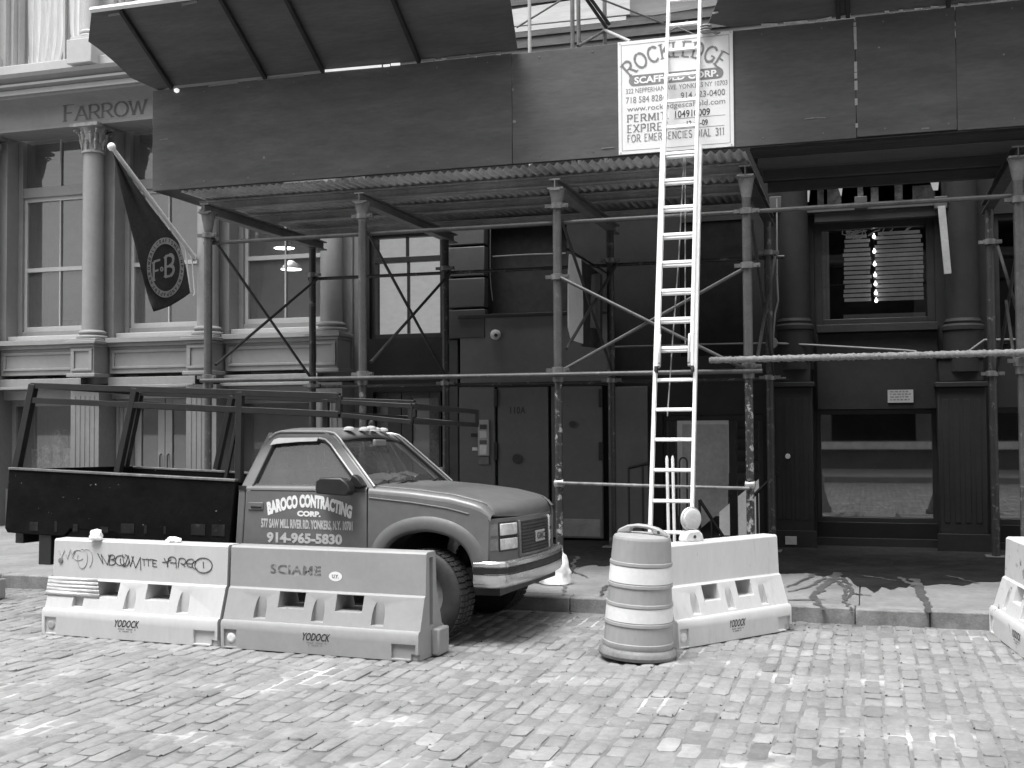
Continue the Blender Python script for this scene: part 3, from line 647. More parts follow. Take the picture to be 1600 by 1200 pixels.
for ch_, cx0, cy0, s_ in (('F', 238.5, 440, 30), ('B', 257, 433.5, 32)):
    stroke_text(ch_, lambda u, v, e: FP(cx0+u*s_*.66, cy0-v*s_*1.02-u*s_*.20, FE+.004+e), t=.17, serif=.13, mb=mb)
stroke_text('&', lambda u, v, e: FP(250+u*9, 426-v*11, FE+.012+e), t=.2, serif=0, mb=mb)
mb.build('monogram', em, fl, smooth=0, recalc=False)
mb = MB(); word = 'FARROWBALLCRAFTSMENINPAINTANDPAPER'; k = 0; n_ = len(word)
for k, c in enumerate(word):
    c = c if c in GL else 'O'; a = math.pi*1.25-2*math.pi*k/n_; ca, sa = math.cos(a), math.sin(a)
    def fn(u, v, e, ca=ca, sa=sa):
        r_ = 24.2+v*3.4; rr_ = 39.5+v*5.2; off = (u-.35)*3.6
        return FP(cx+r_*ca+off*sa, cy-rr_*sa+off*ca*1.4, FE+.006+e*.5)
    stroke_text(c, fn, t=.24, serif=0, mb=mb)
mb.build('ring_lettering', M('flag_ring_ink', .05, .8), fl, smooth=0, recalc=False)
m = MB(); a = FP(289,382); m.path([a, FP(292,410), FP(296,440), FP(299,456)], .012, 8); m.path([FP(300,402), FP(302,430), FP(304,458), FP(302,462)], .010, 8); m.build('halyard', M('rope_white', .5, .8), t)

# ================================================================== LOFT BUILDING (dark painted, behind the shed)
YL = 16.15
loft = thing('loft_building', 'dark painted loft building behind the sidewalk shed with steel doors', 'building', (-1.5, 16.2, .13))
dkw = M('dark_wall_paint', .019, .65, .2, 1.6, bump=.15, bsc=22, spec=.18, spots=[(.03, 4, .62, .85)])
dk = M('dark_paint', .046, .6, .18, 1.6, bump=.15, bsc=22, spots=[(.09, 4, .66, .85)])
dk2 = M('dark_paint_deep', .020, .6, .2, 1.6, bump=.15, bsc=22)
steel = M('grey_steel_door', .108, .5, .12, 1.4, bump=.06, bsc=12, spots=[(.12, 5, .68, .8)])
black = M('black_frame', .012, .45, .2)
dglass = GLASS('dark_glass', .5, .06, .012, .0)
LX0, LX1 = -7.30, 5.2
def WH(x0, x1, z0, z1, holes, y0, y1):
    m = MB(); xs = sorted({x0, x1}|{q for h in holes for q in h[:2] if x0 < q < x1})
    for a, b in zip(xs[:-1], xs[1:]):
        iv = sorted([(h[2], h[3]) for h in holes if h[0] <= a+1e-6 and h[1] >= b-1e-6]); z = z0
        for (p, q) in iv:
            if p > z: m.box(a, b, y0, y1, z, p)
            z = max(z, q)
        if z < z1: m.box(a, b, y0, y1, z, z1)
    return m
hW = rect(577, 362, 692, 528, YL); hD = rect(583, 612, 692, 846, YL); hC = rect(762, 352, 886, 488, YL); hL = rect(1062, 345, 1168, 556, YL); hS = rect(1036, 648, 1193, 850, YL)
hG = rect(1272, 343, 1461, 508, YL); hT = rect(1218, 262, 1472, 322, YL); hE = rect(1276, 640, 1466, 842, YL); hI = rect(1549, 636, 1700, 850, YL); hI2 = rect(1552, 330, 1700, 560, YL)
holes = [hW, hD, hC, hL, hS, hG, hT, hE, hI, hI2]
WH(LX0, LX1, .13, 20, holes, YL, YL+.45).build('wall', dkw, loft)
m = MB(); m.box(LX0, hS[0]-.6, 18.0, 18.1, .13, 8.6); m.box(hS[1]+.5, LX1, 19.0, 19.1, .13, 8.6); m.box(hS[0]-.6, hS[1]+.5, 20.6, 20.7, .13, 8.6); m.box(LX0, LX1, YL+.45, 20.7, 8.6, 8.7); m.box(LX0, LX1, YL+.45, 20.7, 3.95, 4.05); m.box(LX0, LX1, YL+.45, 20.7, .1, .16)
m.box(hS[0]-.62, hS[0]-.55, YL+.46, 20.6, .13, 8.6); m.box(hS[1]+.45, hS[1]+.5, YL+.46, 20.6, .13, 8.6); m.box(LX1, LX1+.1, YL, 20.7, .1, 8.7)
m.build('interior', M('loft_interior', .05, .8, .2), loft)
# pale window bay beside the shop
def win(h, name, muntins, pane, mat, Y=YL+.12, fw=.07, par=None):
    x0, x1, z0, z1 = h; m = MB()
    for (a, b, c, d) in ((x0, x0+fw, z0, z1), (x1-fw, x1, z0, z1), (x0+fw, x1-fw, z0, z0+fw), (x0+fw, x1-fw, z1-fw, z1)): m.box(a, b, Y-.06, Y+.06, c, d)
    for q in muntins: m.box(*q)
    o = m.build(name, mat, par or loft, bevel=.004)
    if pane: MB().add([(x0+fw*.8, Y, z0+fw*.8), (x1-fw*.8, Y, z0+fw*.8), (x1-fw*.8, Y, z1-fw*.8), (x0+fw*.8, Y, z1-fw*.8)], [(0,1,2,3)]).build('pane', pane, o, smooth=0)
    return o
x0, x1, z0, z1 = hW; xm = (x0+x1)/2; zm = onY(635, 404, YL).z; Y = YL+.12
o = win(hW, 'window', [(xm-.013, xm+.013, Y-.04, Y+.04, z0+.07, zm-.04), (xm-.03, xm-.006, Y-.04, Y+.05, zm+.04, z1-.07), (x0+.07, x1-.07, Y-.058, Y+.058, zm-.04, zm+.04)], GLASS('window_glass', .94, .04, .02), black)
MB().box(x0, x1, YL+.40, YL+.43, z0, z1).build('window_blind', M('lit_blind', .62, .9, .06, 7, stretch=(1, 1, 2.2), emis=.20), loft)  # blind given its own glow, standing in for the reflection on the pane
# street door of that bay
x0, x1, z0, z1 = hD; z1 = 2.38
MB().box(hD[0], hD[1], YL+.05, YL+.25, 2.38, hD[3]).build('door_head', dk, loft, bevel=.01)
for (pa, pb, ga, gb) in ((583, 628, 588, 607), (629, 690, 645, 672)):
    xa, xb = onY(pa, 700, YL+.15).x, onY(pb, 700, YL+.15).x; gx0, gx1 = onY(ga, 680, YL+.15).x, onY(gb, 680, YL+.15).x
    d = WH(xa, xb, .16, 2.36, [(gx0, gx1, .75, 2.2)], YL+.12, YL+.18).build('entrance_door', dk, loft, bevel=.006)
    MB().add([(gx0, YL+.15, .75), (gx1, YL+.15, .75), (gx1, YL+.15, 2.2), (gx0, YL+.15, 2.2)], [(0,1,2,3)]).build('door_pane', GLASS('papered_glass', .5, .05, .05, .75, .30), d, smooth=0)
xa, xb = onY(675, 680, YL+.2).x, onY(689, 680, YL+.2).x
MB().box(xa, xb, YL+.11, YL+.2, .4, 2.2).build('side_panel', M('mottled_panel', .06, .5, .9, 3), loft)
# rusticated pier between the bays
m = MB(); zz = [onY(728, y, 15.98).z for y in (530, 482, 433, 384, 334, 285)]; xa, xb = onY(699, 420, 15.98).x, onY(757, 420, 15.98).x
for a, b in zip(zz[:-1], zz[1:]): m.box(xa, xb, 15.98, YL, a+.015, b-.015)
m.build('rusticated_pier', dk, loft, bevel=.014)
e2 = rect(953, 604, 1012, 846, 16.08); MB().box(e2[0], e2[1], 16.08, YL, .14, e2[3]).build('flush_panel', steel, loft, bevel=.006)
xa2, xb2 = onY(695, 700, 16.0).x, onY(716, 700, 16.0).x
MB().box(xa2, xb2, 16.0, YL, .13, zz[0]).build('pier_base', dk, loft, bevel=.012)
# flush steel panel and doors
p0 = rect(719, 492, 952, 600, 15.99); MB().box(p0[0], p0[1], 15.99, YL, p0[2], p0[3]).build('steel_panel', steel, loft, bevel=.006)
MB().box(p0[0]-.02, p0[1]+.02, 15.95, 15.99, p0[3]-.02, p0[3]+.03).build('panel_flashing', black, loft, bevel=.004)
pl = rect(718, 604, 773, 846, 16.0); MB().box(pl[0], pl[1], 16.0, YL, .14, p0[2]-.03).build('jamb_panel', steel, loft, bevel=.006)
for (a, b, kp) in ((778, 857, False), (862, 941, True)):
    r_ = rect(a, 606, b, 845, 16.03); d = MB().box(r_[0], r_[1], 16.03, 16.10, .17, p0[2]-.04).build('steel_door', steel, loft, bevel=.005)
    if kp:
        k_ = rect(880, 811, 938, 838, 16.025); MB().box(k_[0], k_[1], 16.022, 16.03, k_[2], k_[3]).build('kick_plate', M('kick_plate', .22, .45, .2, 5), d, bevel=.003)
        e_ = onY(895, 663, 16.02); MB().lathe([(.05,-.03),(.045,0),(.015,.0)], 16, (e_.x, 16.03, e_.z), ax='y').build('door_lock', M('dark_steel', .04, .4), d)
    else:
        u0, u1 = onY(797, 641, 16.02), onY(821, 641, 16.02)
        lettering('110A', M('dark_print', .03), d, lambda u, v: (u0.x+(u1.x-u0.x)*u, 16.026, u0.z-.05+.1*v), bold=.02, space=1.05, name='door_number')
        e_ = onY(808, 717, 16.02); MB().lathe([(.07,-.02),(.07,0),(.03,.01)], 16, (e_.x, 16.03, e_.z), ax='y').build('door_lock', M('dark_steel', .04, .4), d)
    for yy in (622, 705):
        e_ = onY(774 if not kp else 938, yy, 16.0); MB().box(e_.x-.025, e_.x+.025, 15.99, 16.03, e_.z-.13, e_.z+.13).build('hinge', black, d, bevel=.006)
MB().box(pl[1]+.0, rect(775, 606, 776, 845, 16.1)[1]+.02, 16.1, YL, .14, 2.5).build('door_gap', black, loft)
MB().box(p0[0], p0[1], 16.02, YL, p0[2]-.035, p0[2]-.001).build('door_lintel', black, loft)
i_ = rect(747, 656, 764, 712, 15.98); ic = MB().box(i_[0], i_[1], 15.965, 16.0, i_[2], i_[3]).build('intercom', M('intercom_plate', .34, .35, .1), loft, bevel=.004)
for yy, h_, v_ in ((667, .035, .05), (679, .05, .5), (691, .03, .08), (703, .07, .55)):
    z = onY(755, yy, 15.96).z; MB().box(i_[0]+.03, i_[1]-.03, 15.955, 15.967, z-h_, z+h_).build('intercom_button', M('btn%g' % v_, v_, .4), ic, bevel=.004)
j_ = rect(748, 714, 764, 726, 15.98); MB().box(j_[0], j_[1], 15.975, 16.0, j_[2], j_[3]).build('mail_slot', M('slot_steel', .14), loft, bevel=.004)
j_ = rect(736, 677, 746, 683, 15.99); MB().box(j_[0], j_[1], 15.985, 16.0, j_[2], j_[3]).build('name_plate', black, loft)
j_ = rect(738, 699, 746, 704, 15.99); MB().box(j_[0], j_[1], 15.985, 16.0, j_[2], j_[3]).build('name_plate', M('pale_plastic', .6), loft)
q = onY(774, 523, 15.95); cm = thing('security_camera', 'small pale dome camera fixed on the dark steel panel', 'security camera', tuple(q))
MB().lathe([(.075,.03),(.075,-.01),(.06,-.035),(.02,-.055),(0,-.058)], 24, tuple(q), ax='y').build('housing', M('pale_plastic', .6), cm)
MB().lathe([(.026,.0),(.024,-.03),(0,-.035)], 14, (q.x+.025, q.y-.035, q.z-.012), ax='y').build('lens', black, cm)
# dark upper opening filled by a near-black sheet, and louvres
m = MB(); x0, x1, z0, z1 = hC; m.box(x0, x1, YL+.2, YL+.24, z0, z1); m.build('dark_boarding', M('near_black', .008, .8), loft)
q0 = onY(880, 396, YL-.04); m = MB().path([onY(770, 401, YL-.04), onY(820, 398, YL-.04), onY(884, 396, YL-.04)], .012, 6); m.build('cable', M('cable_grey', .09), loft)
m = MB().path([onY(766, y, YL-.02)+Vector(((.05 if y > 440 else 0)*(y-440)/40, 0, 0)) for y in (345, 400, 430, 450, 470)], .008, 6); m.build('hanging_cable', M('cable_grey', .09), loft)
x0, x1, z0, z1 = hL; m = MB(); n = 26
for k in range(n): z = z0+(z1-z0)*(k+.5)/n; m.obox(((x0+x1)/2, YL+.12, z), ((x1-x0)/2, 0, 0), (0, .04, .025), (0, .004, -.006))
m.build('louvre', M('louvre_dark', .004, .9, spec=.05), loft); MB().box(x0, x1, YL+.02, YL+.04, z0, z1).build('window_screen', M('mesh_screen', .006, .8, .5, 4, spec=.1), loft)  # near-black board added in front to keep the window dark
# stair hall
x0, x1, z0, z1 = hS; ws = M('stair_plaster', .62, .8, .12, 1.5, emis=.05)  # hall light put into the plaster as a faint glow
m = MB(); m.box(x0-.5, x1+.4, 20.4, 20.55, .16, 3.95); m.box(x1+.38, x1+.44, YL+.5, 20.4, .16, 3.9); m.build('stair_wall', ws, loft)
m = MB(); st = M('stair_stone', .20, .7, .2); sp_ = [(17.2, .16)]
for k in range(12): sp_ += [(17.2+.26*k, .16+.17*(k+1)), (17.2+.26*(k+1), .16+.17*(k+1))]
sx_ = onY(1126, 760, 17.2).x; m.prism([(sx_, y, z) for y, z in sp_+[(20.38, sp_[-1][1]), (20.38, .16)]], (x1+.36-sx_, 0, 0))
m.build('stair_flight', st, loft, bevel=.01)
pts = [onP(*p, (0, 17.0, 0), Vector((0,1,0))) for p in ((1124,800),(1186,748),(1186,850),(1124,850))]
MB().prism(pts, (0,.06,0)).build('stair_stringer', M('stringer_white', .8, .7, .1, emis=.10), loft)  # glows a little, hall light put into the material
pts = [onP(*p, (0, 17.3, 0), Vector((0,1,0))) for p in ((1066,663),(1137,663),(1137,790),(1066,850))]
MB().prism(pts, (0,.05,0)).build('hall_panel', M('hall_panel', .40, .6, .25, 1.4, emis=.055), loft)  # panel glows faintly in place of hall light
m = MB(); 
for a, b in ((1036,1044),(1140,1152),(1186,1194),(1050,1058)):
    r_ = rect(a, 650, b, 850, YL+.1); m.box(r_[0], r_[1], YL+.06, YL+.16, .16, z1)
m.box(x0, x1, YL+.05, YL+.17, z1-.08, z1); m.build('hall_frame', black, loft, bevel=.006)
# entrance bay at the right with pilasters
for (xa, xb, cx0, cx1, half) in ((1208, 1271, 1216, 1264, True), (1467, 1543, 1477, 1530, False)):
    r_ = rect(xa, 605, xb, 862, 15.82); cxx = (r_[0]+r_[1])/2
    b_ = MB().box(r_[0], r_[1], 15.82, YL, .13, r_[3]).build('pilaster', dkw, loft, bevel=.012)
    m = MB()
    for k in range(4):
        w = (r_[1]-r_[0]); m.box(r_[0]+w*(.1+.22*k), r_[0]+w*(.22+.22*k), 15.812, 15.822, .5, r_[3]-.15)
    m.box(r_[0]-.03, r_[1]+.03, 15.78, 15.83, .13, .36); m.build('pilaster_moulding', dkw, b_, bevel=.008)
    m = MB(); m.box(r_[0]-.03, r_[1]+.03, 15.77, YL, r_[3], r_[3]+.07); m.box(r_[0]+.02, r_[1]-.02, 15.82, YL, r_[3]+.07, r_[3]+.36); m.box(r_[0]-.0, r_[1]+.0, 15.8, YL, r_[3]+.36, r_[3]+.42)
    m.build('pilaster_cap', dkw, b_, bevel=.012)
    rc = (onY(cx1, 420, 15.95).x-onY(cx0, 420, 15.95).x)/2; xc = onY((cx0+cx1)/2, 420, 15.95).x
    zb = onY((cx0+cx1)/2, 506, 15.95).z
    MB().lathe([(rc*1.2,zb-.62),(rc*1.2,zb-.1),(rc*1.28,zb-.08),(rc*1.28,zb-.03),(rc*1.1,zb),(rc*1.15,zb+.03),(rc*1.0,zb+.07),(rc,zb+.2),(rc*.93,6.2)], 36, (xc, 16.0, 0)).build('column', dkw, loft, smooth=30)
MB().box(rect(1276, 515, 1466, 632, 16.1)[0], rect(1276, 515, 1466, 632, 16.1)[1], 16.08, YL, hE[3], hG[2]-.1).build('spandrel', dkw, loft, bevel=.01)
r_ = rect(1276, 505, 1466, 518, 16.0); MB().box(r_[0], r_[1], 15.98, YL, r_[2], r_[3]).build('sill', dkw, loft, bevel=.01)
r_ = rect(1272, 325, 1472, 343, 16.05); MB().box(r_[0], r_[1], 16.02, YL, r_[2], r_[3]).build('lintel', dk, loft, bevel=.01)
n_ = rect(1387, 609, 1427, 629, 16.07); nt = MB().box(n_[0], n_[1], 16.062, 16.08, n_[2], n_[3]).build('notice', M('notice_paper', .30, .7, .12, 9), loft)
m = MB()
for k in range(4):
    z = n_[3]-.03-.036*k; xx = n_[0]+.03; rr = random.Random(k)
    while xx < n_[1]-.05: w = rr.uniform(.015, .05); m.add([(xx, 16.059, z), (xx+w, 16.059, z), (xx+w, 16.059, z+.016), (xx, 16.059, z+.016)], [(0,1,2,3)]); xx += w+.014
m.build('notice_print', M('notice_ink', .13), nt, smooth=0)
x0, x1, z0, z1 = hG; o = win(hG, 'upper_window', [], dglass, black, fw=.10)
MB().box(x0+.02, x1-.02, YL+.5, YL+.56, z0, z1).build('dark_room', M('near_black', .008), loft)
def slats(px0, px1, py0, py1, n, Y, seed):
    m = MB(); a = rect(px0, py0, px1, py1, Y); rr = random.Random(seed)
    for k in range(n):
        z = a[3]-(a[3]-a[2])*(k+.5)/n; e = rr.uniform(-.01, .01); l = rr.uniform(0, .05) if k > 2 else rr.uniform(0, .25)
        m.obox(((a[0]+a[1])/2+e, Y, z), ((a[1]-a[0])/2-l*.2, 0, 0), (0, .012, .0225), (0, .003, -.0015))
    return m
bl = M('blind_slat', .30, .4, .2, 3, emis=.15)  # slats given a glow to paint in the bright stripes
slats(1318, 1361, 366, 472, 15, YL+.3, 1).build('blind', bl, o); slats(1366, 1443, 360, 470, 16, YL+.3, 2).build('blind', bl, o)
a = rect(1280, 352, 1296, 506, YL+.32); MB().grid(lambda u, v: (a[0]+(a[1]-a[0])*u, YL+.3+.02*math.sin(u*14), a[2]+(a[3]-a[2])*v), 16, 4).build('curtain_strip', M('curtain_dark', .25, emis=.05), o)  # strip brightened by a faint glow of its own
for k, yy in enumerate((370, 393, 413, 430, 444, 458, 470)):
    p = onY(1365.5+k*.6, yy, YL+.26); t = thing('bulb', 'small glowing bulb in a vertical string behind the upper window', 'light bulb', tuple(p), 0, 'string of bulbs in the upper window', world=False)
    MB().lathe([(0,-.026),(.016,-.02),(.024,0),(.016,.02),(.007,.03),(.007,.045)], 14).build('glass_globe', M('bulb_glow', .9, .4, 0, emis=3.0), t)
a = rect(1318, 490, 1446, 496, YL+.28); MB().box(a[0], a[1], YL+.26, YL+.32, a[2], a[3]).build('inner_ledge', M('inner_ledge', .35, .5, .1, emis=.04), o)  # ledge lightened by an added glow
m = MB().path([onY(1364.5, 364, YL+.29), onY(1368.5, 474, YL+.29)], .012, 6); m.build('bulb_cord', black, loft)
m = MB(); rr = random.Random(8)
for k in range(9):
    a_ = onY(1322+rr.random()*100, 352+rr.random()*10, YL+.25); pts = [a_+Vector((.13*math.sin(i*.9+k)*(.4+i*.05), 0, -.05*abs(math.sin(i*.5+k*2))+.06*math.cos(i*.7+k))) for i in range(9)]
    m.path(pts, .008, 5)
m.build('tangled_cable', M('cable_pale', .4, emis=.08), o)  # cable brightened with an added glow
# transom with signs of the far room
x0, x1, z0, z1 = hT; m = MB()
rr = random.Random(31); x = x0+.02
while x < x1-.05:
    w = rr.uniform(.05, .3); m.box(x, min(x+w, x1), YL+.3+rr.uniform(0, .1), YL+.42, z0, z0+(z1-z0)*rr.uniform(.35, 1)); x += w+rr.uniform(.02, .22)
m.build('transom_clutter', M('clutter', .20, .6, .9, 1.5), loft)
for (a, b, c, d) in ((1254, 293, 1266, 315), (1308, 288, 1317, 306), (1452, 279, 1468, 297)):
    p = rect(a, c*0+b, b*0+c, d, YL+.25); MB().prism([(p[0], YL+.25, p[3]), (p[1], YL+.25, p[3]), (p[1]-.02, YL+.25, p[2]), (p[0]+.05, YL+.25, p[2])], (0,.03,0)).build('pale_card', M('pale_card', .7, .6, .05, emis=.12), loft)  # cards glow to paint in the bright bits of the transom
m = MB()
for px in (1212, 1345, 1470):
    p = onY(px, 318, 15.9); m.box(p.x-.08, p.x+.08, 15.86, YL, p.z-.07, p.z+.09)
m.box(onY(1212,318,15.95).x, onY(1475,310,15.95).x, 15.95, YL, onY(1345,320,15.95).z-.07, onY(1345,320,15.95).z+.03); m.build('transom_bracket', dk, loft, bevel=.008)
p0_, p1_ = onY(1471, 322, 15.7), onY(1481, 428, 15.7); MB().beam(p0_, p1_, .09, .03, (0,1,0)).build('hanging_strip', M('strip_grey', .26), loft, bevel=.004)
# glazed entrance
x0, x1, z0, z1 = hE; o = win((x0, x1, .45, z1), 'entrance', [], GLASS('entrance_glass', .30, .19, .02), black, Y=YL+.2, fw=.06)
MB().box(x0, x1, YL+.1, YL+.44, .13, .45).build('threshold', M('threshold_black', .008, .6, spec=.2), loft, bevel=.01)
MB().box(x0, x1, YL+.15, YL+.3, z1-.001, z1+.0).build('head_trim', black, loft) if False else None
x0, x1, z0, z1 = hI; win((x0, x1, .45, z1), 'shop_window', [], GLASS('entrance_glass', .30, .19, .02), black, Y=YL+.2, fw=.07)
MB().box(x0, x1, YL+.1, YL+.44, .13, .45).build('threshold', M('threshold_black', .008, .6, spec=.2), loft, bevel=.01)
x0, x1, z0, z1 = hI2; win(hI2, 'upper_window', [], dglass, black, fw=.08)
MB().box(x0, x1, YL+.5, YL+.56, z0, z1).build('dark_room', M('near_black', .008), loft)
# conduits, fittings
cg = M('conduit_grey', .16, .45, .2, 6)
MB().path([onY(1206, 536, 15.78), onY(1260, 538.5, 15.78), onY(1340, 543, 15.78), onY(1408, 547, 15.78), onY(1432, 549, 15.78)], .014, 8).build('conduit', cg, loft)
MB().path([onY(1512, 550, 15.75), onY(1538, 531, 15.75), onY(1600, 530, 15.75)], .014, 8).build('conduit', cg, loft)
MB().path([onY(1214, 310, 15.75), onY(1214, 430, 15.75), onY(1216, 470, 15.75), onY(1211, 490, 15.75), onY(1208, 530, 15.75)], .012, 8).build('conduit', cg, loft)
p = onY(1206, 536, 15.78); MB().lathe([(.075,-.04),(.08,0),(.08,.06)], 16, tuple(p), ax='y').build('junction_box', cg, loft)
MB().path([onY(960, 542, 15.95), onY(1100, 538, 15.95), onY(1200, 536, 15.95)], .012, 8).build('conduit', cg, loft)
p = onY(1231, 713, 15.78); MB().lathe([(.03,-.03),(.035,0),(.03,.03)], 14, tuple(p), ax='y').build('door_bell', M('pale_metal', .5, .4), loft)
j_ = rect(1227, 838, 1245, 851, 15.78); MB().box(j_[0], j_[1], 15.76, 15.8, j_[2], j_[3]).build('vent_cover', M('vent_grey', .30), loft, bevel=.004)
p = onY(692, 733, 15.95); MB().box(p.x-.05, p.x+.05, 15.93, 16.0, p.z-.03, p.z+.03).build('hose_bib', M('vent_grey', .3), loft, bevel=.006)
# upper storey seen over the hoarding: dark siding and pale timber boards
m = MB(); 
for k in range(22): m.obox((-1.8, 16.08, 6.9+.16*k), (5.5, 0, 0), (0, .012, .078), (0, .018, -.003))
m.build('siding', M('siding_dark', .06, .7, .25, 2, stretch=(1,1,6)), loft)

# stoop railings
def railing(label, pts, bars, r=.022):
    b0 = Vector(pts[0]); t = thing('stoop_railing', label, 'railing', (b0.x, b0.y, KH), 0, 'iron stoop railings')
    MB().path(pts, r, 8).build('handrail', black, t)
    for a, b in bars: MB().path([a, b], r*.8, 8).build('baluster', black, t)
Yr = 15.3
def V_(px, py, Y=Yr): return onY(px, py, Y)
def foot(v): return Vector((v.x, v.y, KH))
a, b = V_(1093, 781), V_(1136, 848); railing('black iron railing sloping down to the right beside the ladder', [a, b], [(a, foot(a)), (V_(1112, 812), foot(V_(1112, 812)))])
a, b, c = V_(1176, 776), V_(1215, 738), V_(1182, 770); railing('black iron railing sloping up to the right beside the right hand pilaster', [a, c, b], [(V_(1183, 768), foot(V_(1183, 768))), (V_(1210, 742), foot(V_(1210, 742)))])
a, b = V_(982, 731, 15.6), V_(1012, 724, 15.6); railing('short black iron railing between the steel doors and the ladder', [a, b], [(a, foot(a)), (V_(1004, 726, 15.6), foot(V_(1004, 726, 15.6)))])
a = V_(1062, 834, 14.6); pts = [foot(V_(1061.5, 830, 14.6))]+[onY(1061.5+6*(1-math.cos(k*math.pi/8)), 722-7*math.sin(k*math.pi/8), 14.6) for k in range(9)]+[foot(V_(1073.5, 830, 14.6))]
tag(MB().path(pts, .012, 8).build('hoop_stand', black), 'thin black steel hoop standing behind the ladder rungs', 'hoop')
for k, (pxt, pyt, pyb) in enumerate(((1042, 712, 836), (1051, 712, 836))):
    p = onY(pxt, pyt, 12.0); q = Vector((p.x+.015, 12.0, KH))
    tag(MB().path([q, p-Vector((0,0,.03)), p], [.017,.017,.007], 8).build('white_stake', M('white_paint_bright', .8, .4, .04), bevel=.004), 'white stake with a rounded tip behind the ladder, '+('left' if k == 0 else 'right')+' of the pair', 'stake', 'pair of white stakes')
# hanging banner seen almost edge on
XB = -3.52
nb = Vector((1,0,0))
def BP(px, py): return onP(px, py, (XB,0,0), nb)
t = thing('hanging_banner', 'narrow hanging banner with a white strip, seen nearly edge on under the shed', 'banner', tuple(BP(888, 396)))
def strip(P, name, mat, dx): 
    pts = [BP(*p)+Vector((dx,0,0)) for p in P]; return MB().prism(pts, (.012,0,0)).build(name, mat, t)
strip([(887,397),(905,405),(908,470),(908,537),(890,531),(885,512),(885,430)], 'white_panel', M('banner_white', .55, .7, .06, emis=.03), .015)  # white cloth with a faint added glow
strip([(905,405),(940,430),(940,545),(908,541)], 'dark_panel', M('banner_dark', .03, .8), 0)
strip([(921,430),(934,425),(934,514),(919,512)], 'grey_strip', M('banner_grey', .16, .8), .02)
MB().path([BP(885, 392)+Vector((0,0,.03)), BP(945, 428)+Vector((0,.3,.03))], .015, 8).build('banner_rod', black, t)

# ================================================================== SIDEWALK SHED
YF, YB, YH = 12.45, 15.25, 12.30
ZD = 4.69
shed = thing('sidewalk_shed', 'long scaffold shed over the pavement with a dark plywood hoarding', 'sidewalk shed', (-1.5, YF, KH))
pipe = M('scaffold_pipe', .088, .5, .28, 5, metal=.2, bump=.1, bsc=40, spots=[(.22, 16, .62, .78), (.05, 9, .62, .8)])
chip = M('chipped_pipe', .03, .5, .3, 6, spots=[(.36, 9, .555, .60), (.16, 22, .56, .64)])
beamm = M('shed_steel', .15, .5, .25, 3, spots=[(.28, 5, .66, .82)])
clampm = M('clamp_steel', .17, .4, .25, 9, metal=.4)
deckm = M('corrugated_deck', .48, .5, .25, 2.2, metal=.2, spots=[(.08, 4, .62, .8)])
PX = [325, 567, 872.5, 1170, 1597]
XF = [onY(p, 600, YF).x for p in PX]
def clamp(par, x, y, z, r=.062):
    m = MB().lathe([(r,-.035),(r+.012,-.03),(r+.012,.03),(r,.035)], 18, (x,y,z)); m.obox((x+r+.03, y-.02, z), (.045,0,0), (0,.02,0), (0,0,.022)); m.obox((x-r-.03, y-.02, z), (.04,0,0), (0,.018,0), (0,0,.02)); m.tube((x+r+.05, y-.06, z), (x+r+.05, y+.05, z), .01, 8)
    return m.build('clamp', clampm, par, smooth=30)
zj = onY(873, 584, YF).z
posts = []
for i, x in enumerate(XF):
    m = MB().lathe([(.05,zj),(.05,4.42)], 20, (x,YF,0)); p = m.build('post', pipe, shed); posts.append(p)
    MB().lathe([(.043,KH+.02),(.043,zj)], 20, (x,YF,0)).build('post_leg', chip if i in (2,3) else (M('chipped_pipe_b', .06, .5, .3, 6, spots=[(.22, 9, .58, .66)])), p)
    m = MB().box(x-.12, x+.12, YF-.12, YF+.12, KH+.008, KH+.022); m.lathe([(.055,KH+.02),(.055,KH+.10),(.045,KH+.1)], 16, (x,YF,0)); m.build('base_plate', beamm, p)
    m = MB().lathe([(.085,zj-.012),(.085,zj+.012)], 18, (x,YF,0)); m.lathe([(.062,zj-.09),(.062,zj+.06)], 18, (x,YF,0)); m.build('joint_collar', clampm, p, smooth=30)
    clamp(p, x, YF, zj+.04)
    if i: clamp(p, x, YF, onY(PX[i], {1: 338, 2: 322, 3: 330, 4: 312}[i], YF).z)
    if i in (2, 3): clamp(p, x, YF, onY(PX[i], {2: 433, 3: 415}[i], YF).z)
    if i == 0: clamp(p, x, YF, onY(325, 368, YF).z)
    m = MB().box(x-.09, x+.09, YF-.09, YF+.09, 4.42, 4.44); m.lathe([(.05,4.2),(.075,4.34),(.09,4.42)], 16, (x,YF,0)); m.build('u_head', beamm, p)
    if x < 4.2:
        b = MB().lathe([(.05,KH+.02),(.05,4.42)], 18, (x,YB,0)).build('post', M('back_post', .028, .5, .3, 5, spots=[(.14, 11, .58, .66)]), shed)
        clamp(b, x, YB, zj+.02); MB().box(x-.12, x+.12, YB-.12, YB+.12, KH+.008, KH+.02).build('base_plate', beamm, b)
        clamp(b, x, YB, 4.0)
